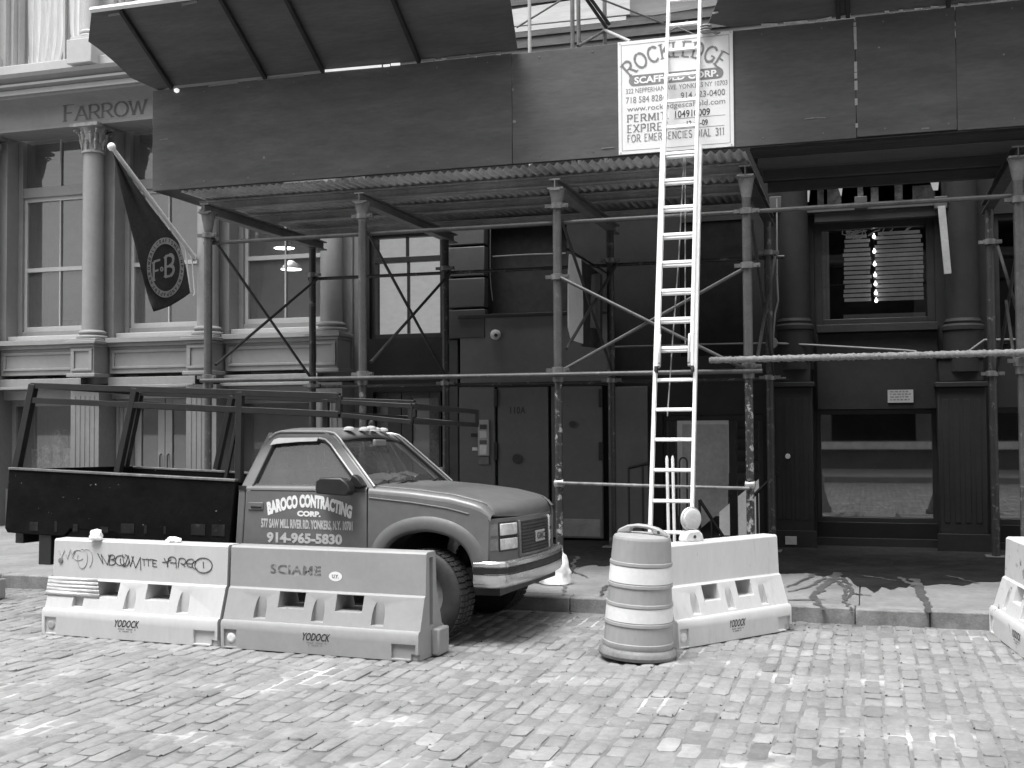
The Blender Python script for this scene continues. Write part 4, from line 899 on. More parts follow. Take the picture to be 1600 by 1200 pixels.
# cross beams over each pair of posts and runners
def ibeam(p0, p1, h, w, tf=.018):
    p0, p1 = Vector(p0), Vector(p1); m = MB(); m.beam(p0, p1, .012, h-2*tf); m.beam(p0+Vector((0,0,h/2-tf/2)), p1+Vector((0,0,h/2-tf/2)), w, tf); m.beam(p0-Vector((0,0,h/2-tf/2)), p1-Vector((0,0,h/2-tf/2)), w, tf); return m
for x in XF: ibeam((x, YF-.10, 4.47), (x, YB+.35, 4.47), .13, .12).build('cross_beam', beamm if x < XF[2]+.1 else M('shed_steel_dark', .05, .5, .25, 3), shed)
XE0, XE1 = XF[0]-.35, 4.9
for y in (12.85, 13.95, YB): ibeam((XE0, y, 4.60), (XF[3], y, 4.60), .12, .10).build('runner_beam', M('runner_steel', .26, .5, .25, 3, spots=[(.1, 4, .64, .8)]), shed)
MB().grid(lambda u, v: (XE0+(XF[3]-XE0)*u, YF-.06+(YB+.4-YF)*v, ZD+.012+.02*math.sin(2*math.pi*u*(XF[3]-XE0)/.10)), int((XF[3]-XE0)/.10*8), 1).build('deck_sheet', deckm, shed, smooth=80, solid=.004)
m = MB()
for k in range(5): m.box(XF[3]+.05, XE1, YF-.05+.35*k, YF+.27+.35*k, ZD-.005, ZD+.035)
m.build('deck_plank', M('plank_dark', .022, .8, .3, 2, stretch=(.3,3,3)), shed, bevel=.004)
MB().box(XE0, XE1, 12.33, 12.38, 4.725, 4.98).build('front_channel', M('near_black', .008), shed)
for k, y in enumerate((12.75, 13.35, 14.05)): MB().box(XF[3]+.1, XE1, y, y+.06, 4.56, 4.68).build('timber_joist', M('joist_wood', .035, .8, .3, 2, stretch=(.3,3,3)), shed, bevel=.004)
# rails
def rail(a, b, r=.026, mat=pipe, name='rail'): return MB().path([a, (Vector(a)+Vector(b))/2-Vector((0,0,.004)), b], r, 12).build(name, mat, shed)
zr = onY(600, 590, YF-.08).z; rail((XF[0]-.05, YF-.085, zr+.005), (XF[3]+.15, YF-.085, zr-.005))
pa, pb = onY(1108, 563, YF-.12), onY(1610, 548.5, YF-.12); MB().path([pa+(Vector((XE1, YF-.12, pb.z))-pa)*(k/260) for k in range(261)], [.027+.006*(k % 2)+.002*(k % 5) for k in range(261)], 10).build('wrapped_rail', M('rope_wrapped_pipe', .22, .7, .4, 30, bump=.8, bsc=60), shed, smooth=80)
zu = onY(1170, 330, YF+.07).z; rail((XF[0]-.1, YF+.075, zu), (XE1, YF+.075, zu), .026)
zl = onY(1000, 757, YF-.06).z; rail((XF[2], YF-.065, zl+.01), (XF[3], YF-.065, zl-.03), .018, M('low_rail', .2, .5, .4, 14), 'low_rail')
for i, c in ((2, 0), (3, 0)):
    x = XF[i]; MB().lathe([(.0,-.06),(.045,-.05),(.056,0),(.045,.05),(0,.06)], 16, (x, YF, zl), ax='x').build('low_clamp', M('bright_clamp', .42, .35, .3, 12, metal=.4), shed)
for x0_, z_ in ((-1, zj+.0),): rail((XF[0]-.1, YB+.07, zj), (XF[3]+.2, YB+.07, zj), .024, M('back_post', .05))
rail((XF[0]-.1, YB+.07, 3.95), (XF[3]+.2, YB+.07, 3.95), .024, M('back_post', .05))
# diagonal bracing
br = M('brace_steel', .11, .4, .2, 8, metal=.4); brd = M('brace_dark', .045, .5, .25, 8)
za = onY(873, 435, YF).z; zb2 = onY(1163, 577, YF).z
MB().path([(XF[2]+.05, YF-.06, za), (XF[3]-.02, YF-.06, onY(1160, 578, YF).z)], .019, 10).build('brace', br, shed)
MB().path([(XF[2]+.05, YF-.02, onY(880, 579, YF).z), (XF[3]-.02, YF-.02, onY(1160, 419, YF).z)], .019, 10).build('brace', br, shed)
for i in range(5):
    x = XF[i]
    if x > 4.2: continue
    z1_ = onY(PX[i], {0: 372, 1: 362, 2: 345, 3: 345, 4: 330}[i], YF).z; z0_ = onY(PX[i], {0: 570, 1: 566, 2: 545, 3: 560, 4: 560}[i], YF).z
    MB().path([(x+.05, YF+.03, z1_), (x+.05, YB, zj+.03)], .019, 8).build('brace', brd, shed); MB().path([(x+.09, YF+.03, z0_), (x+.09, YB, 3.95)], .019, 8).build('brace', brd, shed)
pa, pb = onY(1497*1.0+75, 470, 13.5), onY(1586, 570, 12.6); MB().path([pa, pb], .016, 8).build('brace', br, shed)
# hoarding
ply = M('painted_plywood', .078, .62, .22, 2.2, bump=.12, bsc=16, stretch=(.5, 1, 2.2), spots=[(.11, 2.2, .58, .85), (.045, 1.4, .60, .9), (.2, 60, .76, .82)])
plyb = M('painted_plywood_b', .080, .6, .24, 1.7, bump=.12, bsc=16, stretch=(.5, 1, 2.2), spots=[(.10, 1.8, .58, .85), (.18, 50, .76, .82)])
zb0 = onY(800, 256, YH).z; zt0 = onY(800, 83, YH).z
hx = [onY(238, 220, YH).x, onY(800, 170, YH).x, onY(1337, 120, YH).x, onY(1494, 110, YH).x, XE1]
for k, (a, b) in enumerate(zip(hx[:-1], hx[1:])):
    MB().box(a+.003, b-.003, YH+.003*(k % 2), YH+.022, zb0+(.01 if k == 2 else 0), zt0+(-.012 if k == 1 else .0)).build('hoarding_panel', ply if k % 2 == 0 else plyb, shed, bevel=.003)
MB().box(hx[0]-.004, hx[0]+.016, YH+.024, YB+.4, zb0, zt0).build('hoarding_return', ply, shed, bevel=.003)
m = MB(); m.box(hx[0]+.016, XE1, YH+.024, YH+.11, zt0-.12, zt0-.03); m.box(hx[0]+.016, XE1, YH+.024, YH+.11, zb0+.03, zb0+.12); m.build('hoarding_frame', M('frame_timber', .12), shed)
for (xa, ya, xb, yb, h_) in ((1257,186,1272,184,.010), (1272,184,1290,184,.008), (248,219,262,217,.008), (1440,201,1452,200,.016), (411,246,414,246,.03), (1372,74,1375,74,.016), (1567,85,1570,85,.016), (801,190,806,190,.03), (800,140,803,140,.03), (940,232,960,230,.008)):
    pa, pb = onY(xa, ya, YH-.003), onY(xb, yb, YH-.003); MB().beam(pa, pb, .003, h_).build('scuff', M('scuff_pale', .20, .8, .3, 20), shed)
for k in range(24):
    x = hx[0]+.12+k*.61; 
    if x > XE1-.1: break
    m = MB()
    for z in (zb0+.075, zt0-.075): m.lathe([(.009,-.003),(.009,.002)], 8, (x, YH, z), ax='y')
    m.build('screw_pair', M('screw_steel', .14, .5), shed)
rr = random.Random(6); z = zb0
while z < zt0-.03:
    h = rr.uniform(.02, .11)
    if rr.random() < .7: MB().box(hx[2]-.014+rr.uniform(0,.006), hx[2]+.010+rr.uniform(0,.008), YH-.004, YH+.001, z, min(z+h, zt0)).build('torn_tape', M('torn_tape', .36, .8, .2, 12), shed)
    z += h+rr.uniform(.0, .03)
for (a, b, v) in ((730, 745, 0), (775, 782, 0), (690, 700, 0), (1190, 1215, 0), (1225, 1262, 0), (1275, 1300, 0), (1310, 1330, 0), (1383, 1390, 0), (1405, 1412, 0), (1430, 1442, 0), (1455, 1468, 0), (1498, 1510, 0), (1550, 1575, 0)):
    x0, x1 = onY(a, 60, YH).x, onY(b, 60, YH).x; m = MB(); m.obox(((x0+x1)/2, YH+.0, zt0+.006+rr.uniform(0,.012)), ((x1-x0)/2, 0, rr.uniform(-.012,.012)), (0,.012,0), (0,0,rr.uniform(.006,.014))); m.build('splintered_edge', M('splinter_wood', .5, .8, .3, 9), shed)
# flared catch panels leaning out over the pavement
sl_ = Vector((0, -1, .60)).normalized(); fn_ = Vector((0, -.60, -1)).normalized(); f0 = Vector((0, YH+.005, zt0+.035))
def FL(px, py, e=0.): return onP(px, py, f0, fn_)+fn_*e
A = FL(143, 18); Lsl = (A-f0).dot(sl_); xr0 = FL(811, 86).x; xr1 = FL(797, 0).x; l1 = (FL(797,0)-f0).dot(sl_)
xrt = xr0+(xr1-xr0)*Lsl/l1
ply2 = M('catch_panel_ply', .072, .65, .25, 2, bump=.2, bsc=16, stretch=(.4, 2, 2), spots=[(.075, 3, .62, .85)])
top_r = f0+sl_*Lsl; top_r.x = xrt; bot_r = f0.copy(); bot_r.x = xr0
P = [FL(143,18), FL(138,65), FL(155,77), FL(180,98), FL(205,122), FL(250,142)]; pl_ = P[-1].copy(); q_ = f0.copy(); q_.x = FL(272, 138).x
MB().prism([tuple(p) for p in P]+[tuple(q_), tuple(bot_r), tuple(top_r)], -fn_*.02).build('catch_panel', ply2, shed)
for (xb, yb) in ((272,138), (408,105), (505,107), (655,92)):
    s0 = f0.copy(); s0.x = FL(xb, yb).x; s1 = s0+sl_*(Lsl-.02); MB().beam(s0+fn_*.03, s1+fn_*.03, .045, .055, fn_).build('batten', M('batten_black', .010, .7), shed, bevel=.004)
e0 = A+fn_*.0; e1 = top_r; MB().beam(e0+sl_*.02, e1+sl_*.02, .05, .045, fn_).build('edge_board', M('edge_board', .85, .6, .05), shed, bevel=.004)  # white board paints in the lit top edge of the panel
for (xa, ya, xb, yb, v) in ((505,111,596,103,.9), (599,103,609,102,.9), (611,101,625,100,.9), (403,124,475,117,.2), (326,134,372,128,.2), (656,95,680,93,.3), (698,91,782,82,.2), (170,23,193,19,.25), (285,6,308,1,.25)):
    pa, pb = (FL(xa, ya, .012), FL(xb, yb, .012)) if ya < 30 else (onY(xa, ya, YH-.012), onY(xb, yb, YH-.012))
    MB().beam(pa, pb, .012, .026).build('tape_strip', M('tape%g' % v, v, .6, .1, emis=.25 if v > .8 else 0), shed)  # palest strips glow, standing in for daylight through the gap
p = onY(276, 141, YH-.02); MB().lathe([(0,-.035),(.03,-.02),(.034,.01),(.0,.03)], 10, tuple(p)).build('foam_blob', M('tape0.9', .9), shed)
B0 = f0.copy(); B0.x = FL(1143, 47).x; B1 = f0.copy(); B1.x = XE1
C0 = FL(1107, 36); C1 = FL(1122, 0); dxs = (C1.x-C0.x)/((C1-f0).dot(sl_)-(C0-f0).dot(sl_))
t0 = f0+sl_*Lsl; t0.x = C1.x+dxs*(Lsl-(C1-f0).dot(sl_)); t1 = f0+sl_*Lsl; t1.x = XE1
MB().prism([tuple(C0), tuple(B0), tuple(B1), tuple(t1), tuple(t0)], -fn_*.02).build('catch_panel', ply2, shed)
for px in (1310, 1325, 1480):
    s0 = f0.copy(); s0.x = FL(px, 25).x; MB().beam(s0+fn_*.03, s0+sl_*(Lsl-.02)+fn_*.03, .045, .055, fn_).build('batten', M('batten_black', .010), shed, bevel=.004)
p = FL(1118, 18, .02); MB().obox(p, (.03,0,.004), (0,.01,0), (0,0,.008)).build('tape_strip', M('tape0.3', .3), shed)

# pipe scaffold standing on the shed
sc_ = thing('pipe_scaffold', 'tubular scaffold with thin braces standing on the shed beside the ladder', 'scaffold', (-3, 13.6, ZD+.05))
sp = M('upper_pipe', .15, .45, .25, 6, metal=.3); spl = M('upper_pipe_pale', .42, .45, .15, 6)
def sct(a, b, Y0, Y1, r, mat, name='brace'): MB().path([onY(*a, Y0), onY(*b, Y1)], r, 10).build(name, mat, sc_)
def scv(px, py, Y, r, mat):
    x = onY(px, py, Y).x; MB().path([(x, Y, ZD+.04), (x, Y, 8.6)], r, 12).build('standard', mat, sc_)
scv(827.5, 40, 13.2, .022, spl); scv(894.5, 40, 13.2, .026, sp); scv(904, 40, 13.9, .026, sp); scv(945, 50, 13.9, .026, sp)
sct((807,43), (885,-5), 13.2, 13.2, .012, sp); sct((935,-3), (1040,38), 13.25, 13.9, .012, sp); sct((913,-6), (948,44), 13.5, 13.9, .022, M('upper_pipe_dark', .03)); sct((920,-6), (952,38), 13.5, 13.9, .022, M('upper_pipe_dark', .03))
sct((945,47), (985,65), 13.9, 13.2, .02, spl); sct((944,48), (903,72), 13.9, 13.3, .018, sp); sct((1043,50), (1075,33), 13.8, 13.8, .009, sp); sct((1043,36), (1085,54), 13.8, 13.8, .009, sp)
def board(P, Y, mat, nm='plank'): MB().prism([onY(*p, Y) for p in P], (0,.04,0)).build(nm, mat, sc_)
wd = M('pale_timber', .52, .75, .14, 2.5, stretch=(.4,2,5), spots=[(.3, 3, .66, .8)])
board([(780,18),(984,-14),(984,22),(780,43)], 15.4, wd); board([(780,45),(978,25),(978,31),(780,53)], 15.3, wd)
board([(984,-14),(1120,-16),(1120,8),(1020,24),(984,24)], 15.55, M('grey_timber', .22, .75, .2, 2.5, stretch=(.4,2,5)))

# ================================================================== PERMIT SIGN on the hoarding
sa, sb, sc2 = onY(966, 153, YH-.012), onY(1146, 139, YH-.012), onY(1146, 48.5, YH-.012)
sx0, sx1 = sa.x, sb.x; sz1 = onY(1056, 57, YH-.012).z; sz0 = onY(1056, 235.5, YH-.012).z
t = thing('permit_sign', 'white scaffold permit sign screwed to the hoarding behind the ladder', 'sign', ((sx0+sx1)/2, YH, sz0))
MB().box(sx0, sx1, YH-.016, YH-.002, sz0, sz1).build('board', M('sign_white', .82, .4, .03, 2), t, bevel=.002)
sw, sh = sx1-sx0, sz1-sz0; YS = YH-.0175
def SG(u, v, e=0.): return (sx0+u*sw, YS-e, sz0+v*sh)
ink = M('sign_grey_print', .22, .6, .1); ink2 = M('sign_dark_print', .06, .6, .1)
m = MB()
for (a, b, c, d) in ((.03,.97,.03,.034),(.03,.97,.966,.97),(.03,.034,.034,.966),(.966,.97,.034,.966)): m.add([SG(a,c), SG(b,c), SG(b,d), SG(a,d)], [(0,1,2,3)])
m.build('border_line', ink, t, smooth=0)
mb = MB(); W_ = stroke_width('ROCKLEDGE', .16)
def rock(u, v, e):
    s_ = u/W_; R_ = .62; th = rad(39)*(1-2*s_); r_ = R_+v*.135
    return SG(.5-math.sin(th)*r_*-1*-1 if False else .5-math.sin(th)*r_, .20+math.cos(th)*r_, .001+e)
stroke_text('ROCKLEDGE', rock, t=.15, serif=.15, gap=.16, mb=mb); mb.build('lettering', ink, t, smooth=0, recalc=False)
m = MB(); pts = []
for k in range(24):
    a = math.pi/2+math.pi*k/23; pts.append(SG(.145+.048*math.cos(a), .645+.048*math.sin(a)))
for k in range(24):
    a = -math.pi/2+math.pi*k/23; pts.append(SG(.87+.048*math.cos(a), .645+.048*math.sin(a)))
m.prism(pts, (0,-.0006,0)); pill = m.build('name_band', ink, t, smooth=0)
lettering('SCAFFOLD CORP.', M('sign_white_print', .85, .5, .02), t, lambda u, v: SG(.145+u*.73, .614+v*.062, .002), bold=.035)
for (s_, u0, u1, v0, h_, b_, mt) in (('322 NEPPERHAN AVE. YONKERS NY 10703', .07, .95, .535, .042, .0, ink), ('718 584 8284', .07, .42, .448, .055, .0, ink), ('914 423-0400', .55, .93, .448, .055, .008, ink), ('www.rockledgescaffold.com', .08, .93, .36, .062, .0, ink), ('104910009', .50, .80, .285, .062, .012, ink2), ('12-15-09', .60, .78, .20, .052, .014, ink2)):
    lettering(s_, mt, t, lambda u, v, u0=u0, u1=u1, v0=v0, h_=h_: SG(u0+u*(u1-u0), v0+v*h_, .001), bold=b_)
for (s_, u0, u1, v0, h_) in (('PERMIT.', .08, .45, .283, .062), ('EXPIRES', .08, .44, .19, .066), ('FOR EMERGENCIES DIAL 311', .08, .92, .105, .062)):
    w_ = stroke_width(s_, .2); mb = MB(); stroke_text(s_, lambda u, v, e: SG(u0+u/w_*(u1-u0), v0+v*h_, .001+e), t=.16, serif=.14, gap=.2, mb=mb); mb.build('lettering', ink, t, smooth=0, recalc=False)
m = MB()
for (a, b, v) in ((.49, .93, .275), (.50, .92, .185)): m.add([SG(a,v), SG(b,v), SG(b,v+.004), SG(a,v+.004)], [(0,1,2,3)])
m.build('rule_line', ink, t, smooth=0)
m = MB()
for (u, v) in ((.02,.985),(.98,.985),(.02,.015),(.98,.015)):
    p = SG(u, v); m.lathe([(.008,-.004),(.008,.002)], 10, p, ax='y')
m.build('screw', M('pale_metal', .5), t)

# ================================================================== EXTENSION LADDER
slope = .24; z0 = KH; y0 = 10.97
xl, xr = -2.035, -1.612
lad = thing('extension_ladder', 'white two section extension ladder leaning on the hoarding over the permit sign', 'ladder', ((xl+xr)/2, y0, z0))
wm = M('ladder_paint', .88, .35, .05, 3, spots=[(.6, 12, .68, .8)])
dl = Vector((0, slope, 1)).normalized(); nl = Vector((0, -1, slope)).normalized()
def LP(x, s, e=0.): return Vector((x, y0, z0))+dl*s+nl*e
zs_top = onY(1066, 233, 11.9); S1 = (4.70-z0)/dl.z; S0f = (2.35-z0)/dl.z; S2 = (8.4-z0)/dl.z
def rails(x0, x1, s0, s1, e, nm, par):
    for x, sg in ((x0, -1), (x1, 1)):
        m = MB(); a, b = LP(x, s0, e), LP(x, s1, e); m.beam(a, b, .012, .075, nl); 
        for q in (-.032, .032): m.beam(a+nl*q+Vector((-sg*.012,0,0)), b+nl*q+Vector((-sg*.012,0,0)), .03, .011, nl)
        m.build('rail', wm, par, bevel=.002)
b_ = None
rails(xl, xr, .0, S1, 0., 'base', lad); rails(xl+.03, xr-.03, S0f, S2, .055, 'fly', lad)
rs = (onY(1045, 785, 11.0).z-z0)/dl.z
ks = [rs+.3048*k for k in range(-3, 30)]
for s_ in ks:
    if .1 < s_ < S1-.05: MB().beam(LP(xl+.006, s_), LP(xr-.006, s_), .034, .034, nl).build('rung', wm, lad, bevel=.006)
    if S0f+.12 < s_ < S2: MB().beam(LP(xl+.036, s_+.012, .055), LP(xr-.036, s_+.012, .055), .034, .034, nl).build('rung', wm, lad, bevel=.006)
dkr = M('rubber_black', .02, .7)
for x in (xl+.03, xr-.03):
    MB().beam(LP(x, S0f-.05, .055), LP(x, S0f, .055), .03, .082, nl).build('rail_cap', dkr, lad, bevel=.004)
    sgn = 1 if x < -1.8 else -1
    m = MB().path([LP(x+sgn*.035, S0f+.03, .10), LP(x+sgn*.035, S0f+.31, .10), LP(x+sgn*.035, S0f+.33, .085)], .013, 8); m.beam(LP(x+sgn*.03, S0f+.0, .075), LP(x+sgn*.03, S0f+.14, .075), .03, .05, nl); m.build('rung_lock', M('lock_steel', .45, .35, .2, metal=.3), lad, bevel=.003)
for x in (xl, xr): MB().obox(LP(x, .02), (.035,0,0), (0,.06,0), (0,0,.022)).build('ladder_shoe', dkr, lad, bevel=.006)
m = MB().path([LP(-1.80, S1-.05, -.06), LP(-1.83, S1-1.2, -.07), LP(-1.87, 2.6, -.07), LP(-1.90, 1.8, -.06)], .007, 6); m.build('pull_rope', M('rope_grey', .25), lad)
MB().path([LP(-1.79, S1-.05, -.06), LP(-1.755, S1-1.6, -.07), LP(-1.74, 2.55, -.07)], .006, 6).build('pull_rope', M('rope_grey', .25), lad)
p = onY(1103, 45, YH-.06); m = MB()
for k in range(3): m.lathe([(.05,-.012),(.062,0),(.05,.012)], 16, (p.x, p.y, p.z-.03+.028*k))
m.path([p+Vector((.04,0,-.03)), p+Vector((.10,.03,-.05)), p+Vector((.15,.06,-.035))], .014, 8); m.build('lashing', M('rope_grey', .25), lad)
# white plastic bag on the kerb
bp = onZ(868, 912, KH); bm = MB()
def bag(u, v):
    a = 2*math.pi*u; z = v; r = (.225*(1-(z/1.05)**1.4)**.7 if z < .8 else .225*.26*(1.1-z)/.3+.012)*(1+.06*math.sin(a*3+z*6)+.14*noise.noise(Vector((math.cos(a)*1.6, math.sin(a)*1.6, z*3)))+.10*noise.noise(Vector((math.cos(a)*5, math.sin(a)*5, z*8))))
    lean = .09*z*z
    return (bp.x+r*math.cos(a)*.8+lean*.5, bp.y+r*math.sin(a)*.6, KH+.008+z*.385*(1+.0*math.sin(a)))
bg = MB().grid(bag, 40, 16).build('rubbish_bag', M('bag_plastic', .85, .35, .05, 5, bump=.5, bsc=14), smooth=80)
bm2 = MB(); q = onZ(838, 911, KH)
def sleeve(u, v): a = 2*math.pi*u; r = .035+.018*math.sin(v*9)+.01*math.sin(a*3+v*14); return (q.x-.02+v*.22, q.y+r*math.cos(a), KH+.008+max(0, r*(1+math.sin(a))))
b2 = MB().grid(sleeve, 18, 14).build('loose_end', M('bag_plastic', .85), smooth=80); b2.parent = bg
tag(bg, 'white plastic bag slumped on the kerb in front of the pickup bumper', 'plastic bag')

# ================================================================== PICKUP TRUCK
TO = Vector((-3.5, 9.875, 0)); TH = rad(-1.5)
thx = Vector((math.cos(TH), math.sin(TH), 0)); thy = Vector((-math.sin(TH), math.cos(TH), 0))
def TL(px, py, w):
    p = onP(px, py, TO+thy*w, thy)-TO; return Vector((p.dot(thx), w, p.z))
truck = thing('pickup_truck', 'grey contractor pickup with black open bed, ladder rack and lettered door', 'pickup truck', (0,0,0), 0, world=False)
paint = M('truck_paint', .135, .42, .12, 1.4, coat=.22, bump=.03, bsc=3, spots=[(.18, 3, .60, .9), (.09, 7, .64, .85)])
blk = M('bed_black', .0045, .8, .5, 3, bump=.2, bsc=14, stretch=(1,1,1.4), spec=.1, spots=[(.014, 2.2, .58, .8), (.22, 11, .685, .71)])
rub = M('tyre', .022, .75, .3, 8, bump=.2); trim = M('trim_black', .014, .45); chrome = M('chrome', .72, .16, .05, metal=1.)
tgl = GLASS('truck_glass', .66, .02, .01, .10, .3)
HB = .925
def mirror(pts): return [(x, -w, z) for x, w, z in pts]
# side skins: fender with wheel opening and rear cab corner
def belt(x):
    P_ = [(-1.83,1.275),(-.52,1.278),(-.125,1.251),(.219,1.213),(.42,1.168),(.50,1.14),(.56,1.09),(.60,1.03)]
    for (a, za), (b, zb_) in zip(P_[:-1], P_[1:]):
        if x <= b: return za+(zb_-za)*(x-a)/(b-a)
    return P_[-1][1]
arch = [(.44,.56),(.425,.66),(.385,.765),(.31,.84),(.20,.895),(.046,.926),(-.11,.912),(-.24,.868),(-.33,.80),(-.385,.70),(-.40,.56)]
def chaikin(P, n=2):
    for _ in range(n):
        Q = [P[0]]
        for a, b in zip(P[:-1], P[1:]): Q += [(a[0]*.75+b[0]*.25, a[1]*.75+b[1]*.25), (a[0]*.25+b[0]*.75, a[1]*.25+b[1]*.75)]
        P = Q+[P[-1]]
    return P
arch = chaikin(arch)
side = [(.56,.70),(.565,1.0),(.555,1.06)]+[(x, belt(x)-.045) for x in (.50,.42,.3,.15,-.125,-.52)]+[(-.52,.50),(-.41,.50)]+arch[::-1]+[(.50,.60)]
for sg in (-1, 1):
    f_ = MB().prism([(x, sg*HB, z) for x, z in side], (0, -sg*.05, 0)).build('fender', paint, truck, bevel=.012, seg=3)
    xs = [-.52+1.10*k/24 for k in range(25)]
    sec = [(0,-.05),(.004,-.03),(.014,-.012),(.034,.0),(.07,.008),(.125,.004)]
    MB().grid(lambda u, v: (xs[int(round(u*24))], sg*(HB-sec[int(round(v*5))][0]), belt(xs[int(round(u*24))])+sec[int(round(v*5))][1]), 24, 5).build('fender_shoulder', paint, f_, smooth=80)
    MB().path([(x, sg*(HB+.001), belt(x)-.085-.02*(x+.5)) for x in [-.51+.1*k for k in range(10)]], .007, 8).build('body_crease', paint, f_)
    # wheel lip flare
    ring = []; pts = arch; mb = MB(); n = len(pts)
    import itertools
    def off(i, d):
        a = Vector(pts[max(i-1,0)]); b = Vector(pts[min(i+1,n-1)]); t_ = (b-a).normalized(); nn = Vector((t_.y, -t_.x)); c = Vector((.02,.45)); p = Vector(pts[i]); nn = nn if nn.dot(p-c) > 0 else -nn; return p+nn*d
    prof = [(-.006,-.012),(.0,.012),(.025,.02),(.07,.019),(.12,.007),(.130,-.008)]
    mb.grid(lambda u, v: (off(int(round(u*(n-1))), prof[int(round(v*5))][0]).x, sg*(HB+prof[int(round(v*5))][1]), off(int(round(u*(n-1))), prof[int(round(v*5))][0]).y), n-1, 5)
    mb.build('wheel_flare', M('flare_paint', .105, .5, .12, 3), f_, smooth=80)
    m = MB().prism([(x, sg*(HB-.052), z) for x, z in [(.43,.5)]+[(x*.98, z-.005) for x, z in arch]+[(-.40,.5)]], (0, -sg*.25, 0)); 
    m2 = MB(); aa = [(x, z+.004) for x, z in arch]
    m2.grid(lambda u, v: (aa[int(round(u*(len(aa)-1)))][0], sg*(HB-.045-.32*v), aa[int(round(u*(len(aa)-1)))][1]), len(aa)-1, 1); m2.build('wheel_house', trim, f_, smooth=80)
    # door panel with drip and seam
    dpoly = [(-1.735,.58),(-1.70,1.245),(-.535,1.247),(-.522,.56)]
    d = MB().prism([(x, sg*HB, z) for x, z in dpoly], (0, -sg*.045, 0)).build('door', paint, truck, bevel=.010, seg=3)
    sec2 = [(0,-.035),(.003,-.02),(.012,-.006),(.03,.004),(.05,.004)]
    MB().grid(lambda u, v: (-1.70+1.165*u, sg*(HB-sec2[int(round(v*4))][0]), 1.28+sec2[int(round(v*4))][1]), 6, 4).build('door_shoulder', paint, d, smooth=80)
    MB().grid(lambda u, v: (-1.66+1.0*u, sg*(HB-.028-.012*v), 1.278+.02*v), 2, 1).build('window_seal', trim, d)
    m = MB(); 
    for a, b in zip(dpoly, dpoly[1:]+dpoly[:1]):
        m.beam((a[0], sg*(HB-.022), a[1]), (b[0], sg*(HB-.022), b[1]), .03, .018, (0,1,0))
    m.build('door_gap', trim, d)
    MB().prism([(x, sg*HB, z) for x, z in [(-1.825,.50),(-1.80,.77),(-1.775,1.26),(-1.708,1.26),(-1.742,.58),(-1.742,.50)]], (0, -sg*.05, 0)).build('cab_corner', paint, truck, bevel=.012)
    MB().prism([(x, sg*(HB-.01), z) for x, z in [(-1.75,.47),(-1.75,.572),(-.515,.552),(-.40,.552),(-.40,.47)]], (0, -sg*.05, 0)).build('rocker', paint, truck, bevel=.012)
    b0, b1 = TL(371, 757, -HB), TL(381, 763, -HB); MB().box(b0.x, b1.x, sg*(HB+.003)-.004, sg*(HB+.003)+.004, b1.z-.015, b0.z-.012).build('cab_badge', trim, truck)
    # handle
    a, b = TL(386, 785, -HB), TL(409, 797, -HB)
    h_ = MB().box(a.x, b.x, sg*(HB+.004)-.006, sg*(HB+.004)+.006, b.z, a.z).build('door_handle', paint, d, bevel=.004)
    MB().box(a.x+.03, b.x-.012, sg*(HB+.012)-.006, sg*(HB+.012)+.006, b.z+.018, a.z-.03).build('handle_grip', trim, h_, bevel=.004)
    # greenhouse side frame with a real window opening
    outer = [(-1.775,1.265),(-1.70,1.50),(-1.615,1.69),(-1.57,1.738),(-1.50,1.755),(-1.04,1.752),(-.975,1.738),(-.93,1.705),(-.47,1.265)]
    fr_ = MB().prism([(x, sg*.90, z) for x, z in outer], (0, -sg*.05, 0)).build('cab_frame', paint, truck)
    inner = [(-1.655,1.24),(-1.56,1.60),(-1.535,1.672),(-1.515,1.686),(-1.12,1.688),(-1.05,1.672),(-.985,1.63),(-.645,1.30),(-.62,1.24)]
    cut(fr_, [MB().prism([(x, sg*1.1, z) for x, z in inner], (0, -sg*.5, 0))])
    for v in fr_.data.vertices: v.co.y -= sg*max(0, v.co.z-1.265)*.46
    q = fr_.modifiers.new('edges', 'BEVEL'); q.width = .014; q.segments = 3; q.limit_method = 'ANGLE'; q.angle_limit = rad(40)
    W_ = lambda z: sg*(.882-(z-1.265)*.46)
    MB().add([(x, W_(z), z) for x, z in inner], [tuple(range(len(inner)))]).build('side_window', tgl, fr_, smooth=0)
    vz = [(-1.57,1.64),(-1.545,1.69),(-1.50,1.703),(-1.11,1.705),(-1.11,1.675),(-1.30,1.668),(-1.5,1.652)]
    MB().prism([(x, W_(z)+sg*.032, z) for x, z in vz], (0, sg*.012, -.004)).build('window_visor', M('visor_plastic', .62, .15, .1, coat=.6), fr_, bevel=.003)
    m = MB().path([(x, W_(z)+sg*.036, z) for x, z in ((-1.10,1.70),(-1.03,1.685),(-.965,1.64),(-.60,1.29))], .008, 6); m.build('drip_moulding', M('bright_trim', .6, .3), fr_)
    MB().path([(x, W_(z)+sg*.020, z) for x, z in ((-1.60,1.70),(-1.555,1.742),(-1.5,1.757),(-1.04,1.754),(-.965,1.74),(-.91,1.70),(-.60,1.405),(-.475,1.285))], .011, 8).build('roof_gutter', M('gutter_paint', .34, .25, .05, coat=.6), fr_)
    m = MB().path([(x, W_(z)+sg*.024, z) for x, z in [(p[0]+.0, p[1]) for p in inner]+[inner[0]]], .009, 6); m.build('window_rubber', trim, fr_)
    # mirror
    P_ = [TL(*p, -1.0) for p in ((499,752),(506,746.5),(538,747),(549,757),(552,768),(546,775),(508,772),(499,771))]
    m = MB().prism([(p.x, sg*1.10, p.z) for p in P_], (0, -sg*.13, 0)); mi = m.build('wing_mirror', trim, d, bevel=.012)
